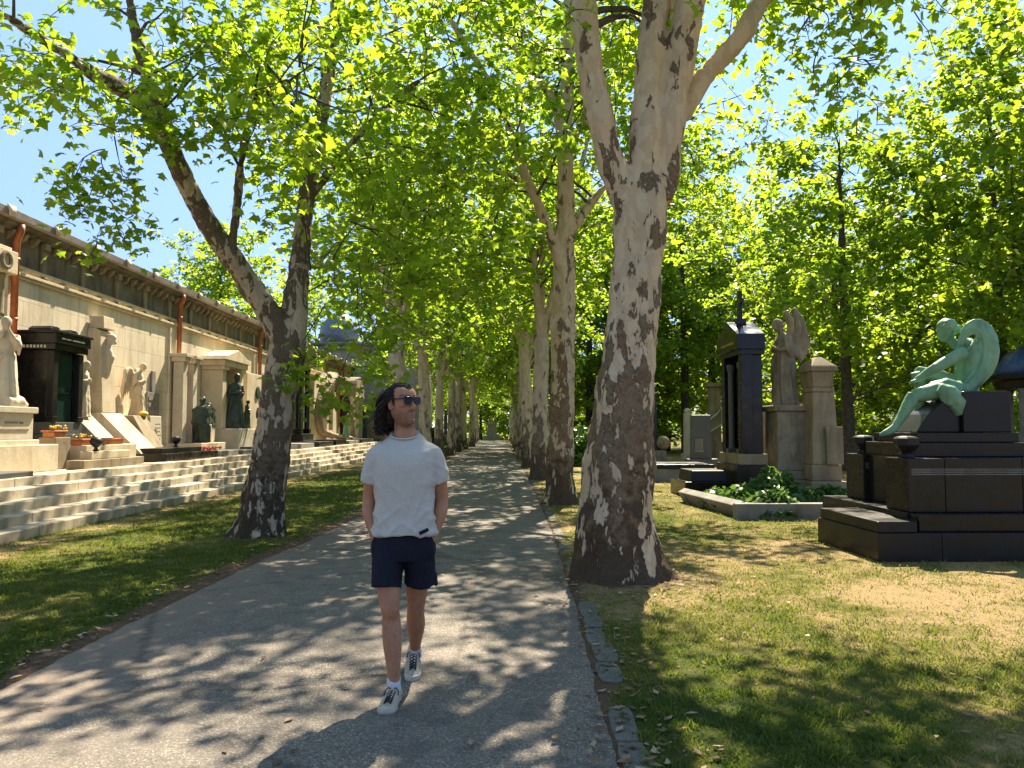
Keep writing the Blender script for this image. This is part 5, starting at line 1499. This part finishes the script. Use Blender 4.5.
# monument closing the path
m = thing('end_monument', 'pale stone monument with a statue closing the far end of the path', 'monument', (-.6, 117, 0), 0); m.scale = (.6, .6, .75)
MB().box(-1.9, 1.9, -1, 1, -.1, .9).box(-1.2, 1.2, -.8, .8, .902, 3.1, None, (.1, .1)).box(-1.4, 1.4, -.95, .95, 3.102, 3.5).build('pedestal', M['stone_statue'], m, .04)
statue('figure', robed(T(0, 0, 3.5, PI / 2, 0, 0, 1.0), .05, 'clasp', 7, .2), M['stone_statue'], m, .05)
for i, (X, Y, lab) in enumerate(((-5.2, 48, 'leafy shrub beside the left row of planes, nearer one'), (-5.0, 62, 'leafy shrub beside the left row of planes, farther one'), (4.0, 34, 'low shrub right of the plane row beyond the big trunk'),
                                 (12.5, 35, 'rounded dark shrub behind the stone obelisk'), (16.5, 33.5, 'dark shrub behind the tiered black monument'), (21, 35, 'dark shrub left of the blue domed tomb'))):
    o = plant(lab, X, Y, 1.5, 1.5, 1.9, 2600, 40 + i, .19, 'shrub'); o['category'] = 'shrub'; o['group'] = 'shrubs among the graves'; o.location.z = 0
# ---------------------------------------------------------------- the man walking towards the camera
PX, PY = -.541, 4.62
t = NT('skin'); p = t.pos()
c = t.mix(t.ramp(t.noise(p, 12, 5), [(.3, 0), (.7, 1)]), (.43, .205, .11), (.35, .155, .08))
c = t.mix(t.math('MULTIPLY', t.attr('beard'), .75), c, (.055, .036, .028))
c = t.mix(t.math('MULTIPLY', t.attr('lip'), .55), c, (.36, .12, .09))
c = t.mix(t.math('MULTIPLY', t.ramp(t.noise(t.pos((1, 1, .25)), 160, 3), [(.52, 0), (.7, 1)]), t.attr('leghair')), c, (.07, .045, .035))
t.bump(t.noise(p, 90, 4), .12, .004)
t.b.inputs['Subsurface Weight'].default_value = .12; t.b.inputs['Subsurface Radius'].default_value = (.012, .004, .002)
M['skin'] = t.done(c, .5, .4)
t = NT('heather_jersey'); p = t.pos()
c = t.mix(t.ramp(t.noise(t.pos((1, 1, .35)), 170, 3, .7), [(.3, 0), (.7, 1)]), (.43, .41, .365), (.52, .50, .445))
t.bump(t.math('ADD', t.math('MULTIPLY', t.noise(t.pos((1, 1, .45)), 11, 3, .5, .6), .7), t.math('MULTIPLY', t.noise(p, 420, 2), .06)), .35, .03)
M['shirt'] = t.done(c, .92, .15)
t = NT('navy_cotton'); p = t.pos()
t.bump(t.math('ADD', t.noise(t.pos((1, 1, .5)), 14, 3, .5, .5), t.math('MULTIPLY', t.noise(p, 400, 2), .08)), .4, .03)
M['shorts'] = t.done(t.mix(t.noise(p, 30, 4), (.009, .010, .017), (.018, .020, .032)), .9, .15)
t = NT('black_hair'); p = t.pos(); t.bump(t.noise(t.pos((1, 1, .3)), 150, 3), .5, .004)
M['hair'] = t.done(t.mix(t.noise(p, 60, 3), (.008, .006, .005), (.03, .022, .018)), .55, .2)
M['lens'] = m_plain('brown_black_lens', (.012, .008, .007), .06, 0, .1)
M['lens'].node_tree.nodes['Principled BSDF'].inputs['Specular IOR Level'].default_value = .25
M['acetate'] = m_plain('black_acetate', (.012, .010, .009), .25, 0, .1)
M['shoe'] = m_plain('beige_shoe_mesh', (.40, .34, .25), .75, 0, .18, 60, .4)
M['shoe_trim'] = m_plain('pale_shoe_overlay', (.46, .42, .35), .45, 0, .1, 20)
M['sole'] = m_plain('off_white_sole', (.42, .38, .31), .6, 0, .15, 20)
M['outsole'] = m_plain('dark_outsole', (.02, .02, .022), .7)
M['lace'] = m_plain('black_lace', (.012, .012, .014), .8)
M['sock'] = m_plain('pale_grey_sock', (.5, .5, .5), .9, 0, .1, 60)

per = MB()
HY = R(45)
HC = T(-.012, -.015, 1.575, HY, R(-3), 0)        # head frame: origin at the chin, face towards -Y before turning
prof = [(-.004, .022, .070, -.02), (.012, .040, .084, .012), (.04, .054, .089, .045), (.075, .062, .088, .075), (.11, .068, .086, .090), (.14, .0715, .085, .099),
        (.165, .074, .091, .103), (.19, .0745, .090, .104), (.212, .068, .076, .094), (.230, .050, .050, .070), (.240, .02, .02, .03)]
rings = []
for z, w_, f, b in curve(prof, 30):
    ring = []
    for j in range(36):
        a = 2 * PI * j / 36; ca, sa = math.cos(a), math.sin(a)
        e = .82 if sa < 0 else 1.
        x = w_ * math.copysign(abs(ca) ** e, ca); y = (f if sa < 0 else b) * math.copysign(abs(sa) ** (1.0), sa)
        ring.append((x, y, z))
    rings.append(ring)
per.loft(rings, True, HC)
per.tube([(0, -.084, .148), (0, -.096, .128), (0, -.110, .106), (0, -.106, .094), (0, -.088, .092)], [.010, .0105, .0135, .013, .009], 10, HC)
for s in (-1, 1):
    per.ball((s * .011, -.096, .098), (.0095, .011, .0075), 5, HC)                     # nostril wings
    per.tube([(s * .008, -.090, .166), (s * .032, -.088, .169), (s * .056, -.066, .163)], [.008, .010, .006], 8, HC)   # brows
    per.ball((s * .043, -.062, .118), (.022, .024, .016), 6, HC)                        # cheekbones
    per.ball((s * .036, -.072, .143), (.012, .012, .009), 5, HC)                        # eyelids behind the glasses
    for k in range(9):                                                                  # ear rim and lobe
        a = -2.2 + k * .55; per.ball((s * (.076 + .006 * math.sin(a * .5 + 1)), .012 + .016 * math.cos(a), .128 + .030 * math.sin(a)), (.007, .008, .008), 4, HC)
    per.ball((s * .075, .010, .126), (.006, .013, .024), 5, HC); per.ball((s * .075, .006, .098), (.007, .008, .009), 4, HC)
per.tube([(-.022, -.083, .066), (0, -.096, .0675), (.022, -.083, .066)], [.004, .0078, .004], 8, HC)
per.tube([(-.019, -.083, .057), (0, -.094, .0555), (.019, -.083, .057)], [.004, .0085, .004], 8, HC)
per.ball((0, -.078, .022), (.026, .020, .020), 7, HC)
# neck and upper trunk
per.tube([(-.004, .012, 1.62), (-.002, .010, 1.55), (0, .010, 1.505), (0, .014, 1.45)], [.060, .064, .074, .062], 18, squash=(1, 1.0))
for s in (-1, 1): per.tube([(-.004 + s * .05, .03, 1.585), (s * .03, -.02, 1.50)], [.018, .016], 8)
per.loft([[(rx * math.cos(2 * PI * j / 28), .01 + ry * math.sin(2 * PI * j / 28), z) for j in range(28)] for z, rx, ry in
          ((.86, .155, .10), (.95, .150, .095), (1.08, .145, .092), (1.22, .16, .10), (1.33, .165, .10), (1.40, .14, .080), (1.445, .10, .065), (1.47, .07, .06))])
ARM = {}
for s in (-1, 1):
    sh = (.165 * s, .01, 1.42); el = (.216 * s, .055, 1.135); wr = (.186 * s, .0, .965); ha = (.150 * s, -.01, .885)
    per.tube([tuple(q) for q in curve([sh, (.196 * s, .03, 1.29), el, (.208 * s, .025, 1.05), wr, ha], 20)], list(np.interp(np.linspace(0, 5, 20), range(6), [.046, .046, .041, .042, .029, .034])), 14)
    for k in range(4):                                                                 # fingers inside the pocket
        dy = (k - 1.5) * .018; L = (.9, 1.05, 1., .8)[k]
        a = Vector(ha) + Vector((0, dy, 0)); per.tube([a, a + Vector((-.012 * s, -.01, -.045 * L)), a + Vector((-.028 * s, -.006, -.08 * L))], [.011, .010, .008], 7)
    a = Vector(ha) + Vector((-.01 * s, -.028, .03)); per.tube([a, a + Vector((-.02 * s, -.022, -.025)), a + Vector((-.03 * s, -.026, -.055))], [.012, .011, .009], 7)
    ARM[s] = (sh, el, wr, ha)
LEG = {-1: [(-.092, .0, .92), (-.085, -.045, .72), (-.066, -.10, .535), (-.060, -.092, .47), (-.052, -.098, .36), (-.040, -.125, .20), (-.035, -.135, .10), (-.035, -.135, .05)],
       1: [(.088, .0, .92), (.078, .05, .72), (.064, .085, .525), (.060, .105, .46), (.052, .20, .36), (.038, .32, .235), (.030, .375, .165), (.028, .385, .12)]}
LR = [.088, .078, .056, .052, .057, .040, .034, .036]
for s in (-1, 1):
    L = LEG[s]; q = curve([(*a, r) for a, r in zip(L, LR)], 30)
    per.tube([tuple(a[:3]) for a in q], [a[3] for a in q], 18)
    k = Vector(L[2]); per.ball((k.x, k.y - .032, k.z), (.036, .026, .042), 7)
    c_ = Vector(L[4]); per.ball((c_.x, c_.y + .022, c_.z + .03), (.044, .040, .085), 7)
bm_ = meld(per, .0058, 3, .5)
co = get_co(bm_); inv = np.array(HC.inverted()); hl = co @ inv[:3, :3].T + inv[:3, 3]
x, y, z = hl.T
inhead = (co[:, 2] > 1.53)
ns = np.array([mnoise.noise(Vector(q) * 55) for q in co])
beard = np.clip((.098 - z - .25 * np.abs(y + .03)) / .03, 0, 1) * np.clip((z + .03) / .02, 0, 1) * (y < .02) * inhead * .75
beard = np.maximum(beard, ((np.abs(z - .078) < .010) & (y < -.07) & (np.abs(x) < .03)) * .7 * inhead)
beard = np.maximum(beard, ((np.abs(z - .172) < .007) & (y < -.055) & (np.abs(x) > .01)) * 1.2 * inhead)        # eyebrows
beard = np.maximum(beard, np.clip((.17 - np.abs(z - .13) * 3) / .1, 0, 1) * (np.abs(y + .008) < .016) * (np.abs(x) > .06) * .75 * inhead)   # sideburns
beard = np.clip(beard * (.85 + .4 * ns), 0, 1)
lip = ((np.abs(z - .0615) < .0115) & (y < -.078) & (np.abs(x) < .024)) * 1.0 * inhead
lh = np.clip((.62 - co[:, 2]) / .1, 0, 1) * .55
for nm, arr in (('beard', beard), ('lip', lip), ('leghair', lh)):
    bm_.attributes.new(nm, 'FLOAT', 'POINT').data.foreach_set('value', arr.astype(np.float32))
man = mesh_obj('person', bm_, M['skin'], None, (PX, PY, 0))
tag(man, 'walking person in pale grey t-shirt, dark shorts and sunglasses, hands in pockets, looking aside', 'person')

# t-shirt
sb = MB(); rings = []
for z, cx, cy, rx, ry in curve([(.938, .0, .0, .188, .140), (.99, .0, .0, .180, .132), (1.10, 0, .0, .174, .128), (1.22, 0, .0, .178, .134), (1.33, 0, .0, .184, .138), (1.405, 0, .003, .186, .126), (1.45, 0, .006, .168, .108), (1.485, 0, .008, .132, .092), (1.526, -.002, .010, .086, .079)], 30):
    ring = []
    for j in range(40):
        a = 2 * PI * j / 40; k = max(0, (1.15 - z) / .2)
        f = 1 + .022 * k * math.sin(5 * a + 8 * z) + .012 * k * math.sin(9 * a + 1)
        ca, sa = math.cos(a), math.sin(a)
        yy = cy + ry * f * math.copysign(abs(sa) ** .9, sa)
        ring.append((cx + rx * f * math.copysign(abs(ca) ** .86, ca), yy, z + yy * .36 * max(0, (z - 1.42) / .085)))
    rings.append(ring)
sb.loft(rings)
for s in (-1, 1):
    q = curve([(.112 * s, .006, 1.437, .052), (.158 * s, .010, 1.402, .060), (.187 * s, .018, 1.33, .061), (.204 * s, .030, 1.238, .063)], 12)
    sb.tube([tuple(a[:3]) for a in q], [a[3] for a in q], 22, squash=(1, 1.08))
sm = meld(sb, .008, 3)
co = get_co(sm); nr = np.empty(len(sm.vertices) * 3); sm.vertices.foreach_get('normal', nr); nr = nr.reshape(-1, 3)
d = []
for q in co:
    v = Vector(q); low = min(1, max(0, (1.40 - v.z) / .3))
    w1 = mnoise.noise(Vector((v.x * 9 + v.z * 3.5, v.y * 9, v.z * 3.2 + 4))); w2 = 1 - abs(mnoise.noise(Vector((v.x * 7 - v.z * 4 * (1 if v.x > 0 else -1), v.y * 5, v.z * 6 + 9)))) * 2
    sg = 1 if v.x > 0 else -1
    f1 = (1 - abs(mnoise.noise(Vector((v.x * 13 - sg * v.z * 7, v.y * 7, v.z * 5 + 2))))) ** 4; f2 = (1 - abs(mnoise.noise(Vector((v.x * 5 + 7, v.y * 5, v.z * 15 + v.x * sg * 9))))) ** 4
    hemk = min(1, max(0, (1.16 - v.z) / .18)); armk = min(1, max(0, (abs(v.x) - .07) / .08))
    d.append(.007 * w1 * (.3 + low) + .014 * f1 * (.35 + .65 * low) * (.5 + .5 * armk) + .013 * f2 * max(hemk, .35 * armk) - .006)
set_co(sm, co + nr * np.array(d)[:, None])
shirt = mesh_obj('t_shirt', sm, M['shirt'], man)
sb = MB(); sb.tube([(.0845 * math.cos(a) - .002, .009 + .080 * math.sin(a), 1.526 + .029 * math.sin(a)) for a in [2 * PI * i / 40 for i in range(41)]], .006, 8)
sb.build('collar', M['shirt'], shirt, 0, True)
MB().box(-.030, .030, -.004, .004, -.010, .010, T(.128, -.126, .968, R(32), 0, R(-20))).build('hem_tag', M['shorts'], shirt, .002)

# shorts
sb = MB()
sb.loft([[(rx * math.cos(2 * PI * j / 32), .005 + ry * math.sin(2 * PI * j / 32), z) for j in range(32)] for z, rx, ry in ((1.0, .165, .112), (.93, .178, .122), (.85, .186, .128), (.79, .180, .120))])
for s in (-1, 1):
    hem = (-.094, -.062, .638) if s < 0 else (.088, .055, .640)
    q = curve([(.085 * s, .0, .90, .096), (.090 * s, hem[1] * .35, .80, .101), (.092 * s, hem[1] * .7, .72, .098), (*hem, .099)], 14)
    sb.tube([tuple(a[:3]) for a in q], [a[3] for a in q], 24, squash=(.90, 1.12), up=(1, 0, 0))
    ha = ARM[s][3]; sb.ball((ha[0] - .008 * s, ha[1], ha[2] - .03), (.052, .075, .09), 8)
    sb.prism([(.165, .64), (.195, .615), (.185, .70)], .03, .10, 'y') if s > 0 else None
sm = meld(sb, .008, 3); roughen(sm, .006, 13, 3, (1, 1, .5))
mesh_obj('shorts', sm, M['shorts'], man)

# hair: a cap and wavy strands combed back to the nape
sb = MB()
C = Matrix.Translation((0, 0, .0))
sb.ball((0, .022, .146), (.080, .092, .088), 10, HC); sb.ball((0, .078, .085), (.066, .045, .085), 9, HC); sb.ball((0, .09, .03), (.058, .035, .05), 8, HC)
cap = meld(sb, .008, 2)
rnd = random.Random(17); wood = []
for i in range(620):
    s = rnd.uniform(-1, 1); j = rnd.uniform(-.006, .010); ph = rnd.uniform(0, 6.28); wv = rnd.uniform(.010, .030)
    if rnd.random() < .68:
        yf = -.078 + .050 * s * s + rnd.uniform(0, .03)
        pts = [(s * .058, yf, .212 - .018 * s * s), (s * .072, yf + .035, .236 - .030 * s * s + j), (s * .085, .03, .243 - .042 * s * s + j), (s * .086, .085, .200 - .02 * s * s + j), (s * .080, .120 + j, .13),
               (s * .078, .128 + j, .07), (s * .072 + rnd.uniform(-.012, .012), .124 + 2 * j, .02 + rnd.uniform(-.02, .02)), (s * .07 + rnd.uniform(-.02, .02), .118 + rnd.uniform(-.03, .03), -.015 + rnd.uniform(-.025, .02))]
    else:
        q = 1 if s > 0 else -1
        z0 = rnd.uniform(.155, .20)
        pts = [(q * .074, -.012 + rnd.uniform(-.012, .03), z0 + rnd.uniform(-.02, .02)), (q * (.084 + j), .015, z0 - .005), (q * (.090 + j), .04, z0 - .03), (q * (.088 + j), .075, .11 + rnd.uniform(-.02, .02)), (q * (.082 + j), .095, .06), (q * .075 + rnd.uniform(-.015, .015), .105, .015), (q * .07 + rnd.uniform(-.02, .02), .09 + rnd.uniform(-.02, .03), -.02 + rnd.uniform(-.02, .02))]
    cv = np.array(curve(pts, 18)); tt = np.linspace(0, 1, 18)
    cv[:, 0] += wv * np.sin(tt * 15 + ph) * tt * 1.6; cv[:, 2] += wv * np.cos(tt * 13 + ph) * tt * .8; cv[:, 1] += wv * np.sin(tt * 11 + ph * 2) * tt
    wood.append((cv, .0046 * np.sin(np.clip(tt * 3 + .45, 0, PI * .86)) + .0012))
V, F = fast_tubes(wood, 6)
k = len(cap.vertices); cv = get_co(cap); fc = []
for pl in cap.polygons:
    q = list(pl.vertices); fc += [(q[0], q[i], q[i + 1]) for i in range(1, len(q) - 1)]
Hm = np.array(HC); V = V @ Hm[:3, :3].T + Hm[:3, 3]
hm = strips_mesh('hair', np.concatenate([cv, V]), np.concatenate([np.array(fc), F + k]), None, [M['hair']])
hm.polygons.foreach_set('use_smooth', [True] * len(hm.polygons))
h_ = bpy.data.objects.new('hair', hm); COL.objects.link(h_); h_.parent = man

# sunglasses
fr = MB(); lens = []
ez = .143
for s in (-1, 1):
    o = [(-.026, .017), (-.012, .020), (.014, .020), (.027, .016), (.027, .004), (.021, -.014), (.008, -.023), (-.008, -.023), (-.021, -.013), (-.027, .004)]
    L = HC @ T(s * .034, -.100 + .002, ez, s * R(9), R(-4), 0)
    mb = MB(); mb.prism([(a * .97, b * .97) for a, b in o], -.003, .003, 'y', L); lens.append(mb)
    n = len(o); loop = [(o[i % n][0] * 1.05, -.001, o[i % n][1] * 1.05) for i in range(n + 1)]
    fr.tube(loop, .0034, 8, L)
    fr.tube([(s * .060, -.094, ez + .013), (s * .074, -.068, ez + .012), (s * .081, -.02, ez + .010), (s * .083, .018, ez + .006), (s * .08, .04, ez - .012)], [.0045, .004, .0035, .0035, .003], 8, HC)
fr.tube([(-.010, -.104, ez + .010), (0, -.108, ez + .013), (.010, -.104, ez + .010)], .0032, 8, HC)
g = fr.build('sunglasses', M['acetate'], man, 0, True)
for mb in lens: mb.build('lens', M['lens'], g, .001)


# shoes and socks
def shoe(Mx, s):
    sh = MB(); rings = []
    for y, w_, h in curve([(.100, .016, .060), (.092, .029, .085), (.065, .036, .098), (.03, .037, .097), (-.015, .0385, .088), (-.06, .043, .074), (-.11, .0475, .060), (-.155, .044, .053), (-.185, .033, .045), (-.200, .014, .036)], 26):
        sh_ = .006 * s * math.sin((y + .2) * 9)
        rings.append([(-sh_ + w_ * math.copysign(abs(math.cos(a)) ** .75, math.cos(a)), y, .022 + (h - .022) * (.5 + .5 * math.copysign(abs(math.sin(a)) ** .8, math.sin(a)))) for a in [2 * PI * i / 22 for i in range(22)]])
    sh.loft(rings, True, Mx)
    o = sh.build('shoe', M['shoe'], man, 0, True)
    out = [(0, .112), (.028, .104), (.040, .07), (.038, .02), (.042, -.04), (.052, -.10), (.049, -.155), (.034, -.192), (0, -.208), (-.034, -.192), (-.049, -.155), (-.052, -.10), (-.042, -.04), (-.038, .02), (-.040, .07), (-.028, .104)]
    def spring(y): return .016 * max(0, (-y - .11) / .1) ** 1.5 + .006 * max(0, (y - .06) / .05)
    for nm, z0, z1, mt, k in (('sole', .010, .036, 'sole', 1.), ('outsole', .0, .0095, 'outsole', .97)):
        q = curve(out + [out[0]], 48)[:-1]
        mb = MB(); mb.loft([[(a * k * f, b * k, z + spring(b)) for a, b in q] for z, f in ((z0, .96), (lerp(z0, z1, .5), 1.0), (z1, .97))], True, Mx); mb.build(nm, M[mt], o, 0, True)
    mb = MB()
    for i in range(6):
        y = -.018 - i * .019; h = float(np.interp(y, [-.13, -.06, -.015], [.062, .0765, .0905]))
        for q in (-1, 1): mb.tube([(q * .021, y, h - .005), (0, y - .006 * q, h + .003), (-q * .021, y - .013, h - .007)], .0036, 6, Mx)
    for q in (-1, 1): mb.tube([(0, -.004, .094), (q * .022, -.012, .106), (q * .038, -.022, .092), (q * .040, -.034, .070)], .003, 6, Mx)
    mb.build('lace', M['lace'], o, 0, True)
    mb = MB(); mb.tube([(0, -.118, .058), (0, -.07, .072), (0, -.02, .087), (0, .0, .104)], [.012, .017, .020, .018], 10, Mx, squash=(1, .25), up=(1, 0, 0)); mb.build('tongue', M['shoe'], o, 0, True)
    mb = MB()
    for q in (-1, 1):
        for y0, y1 in ((-.02, -.06), (-.06, -.09), (.02, .07)):
            mb.tube([(q * .020, y0, float(np.interp(y0, [-.13, -.06, -.015, .1], [.060, .074, .088, .095])) - .004), (q * .040, (y0 + y1) / 2, .056), (q * .046, y1, .034)], [.005, .0075, .006], 8, Mx, squash=(1, .6))
    mb.tube([(-.046, -.135, .036), (-.030, -.175, .048), (0, -.190, .052), (.030, -.175, .048), (.046, -.135, .036)], [.008, .009, .010, .009, .008], 10, Mx)
    mb.build('overlay', M['shoe_trim'], o, 0, True)


shoe(T(-.038, -.165, .001, R(-6)), -1)
A = Matrix.Translation((.030, .235, .004)) @ Matrix.Rotation(R(3), 4, 'Z') @ Matrix.Rotation(R(24), 4, 'X') @ Matrix.Translation((0, .175, -.004))
shoe(A, 1)
for s in (-1, 1):
    L = LEG[s]; MB().tube([L[5 if s < 0 else 5][:2] + (L[5][2] - .055,) if s < 0 else tuple(Vector(L[6]).lerp(Vector(L[5]), .25)), L[6], L[7]], [.0385, .040, .042], 18).build('sock', M['sock'], man, 0, True)
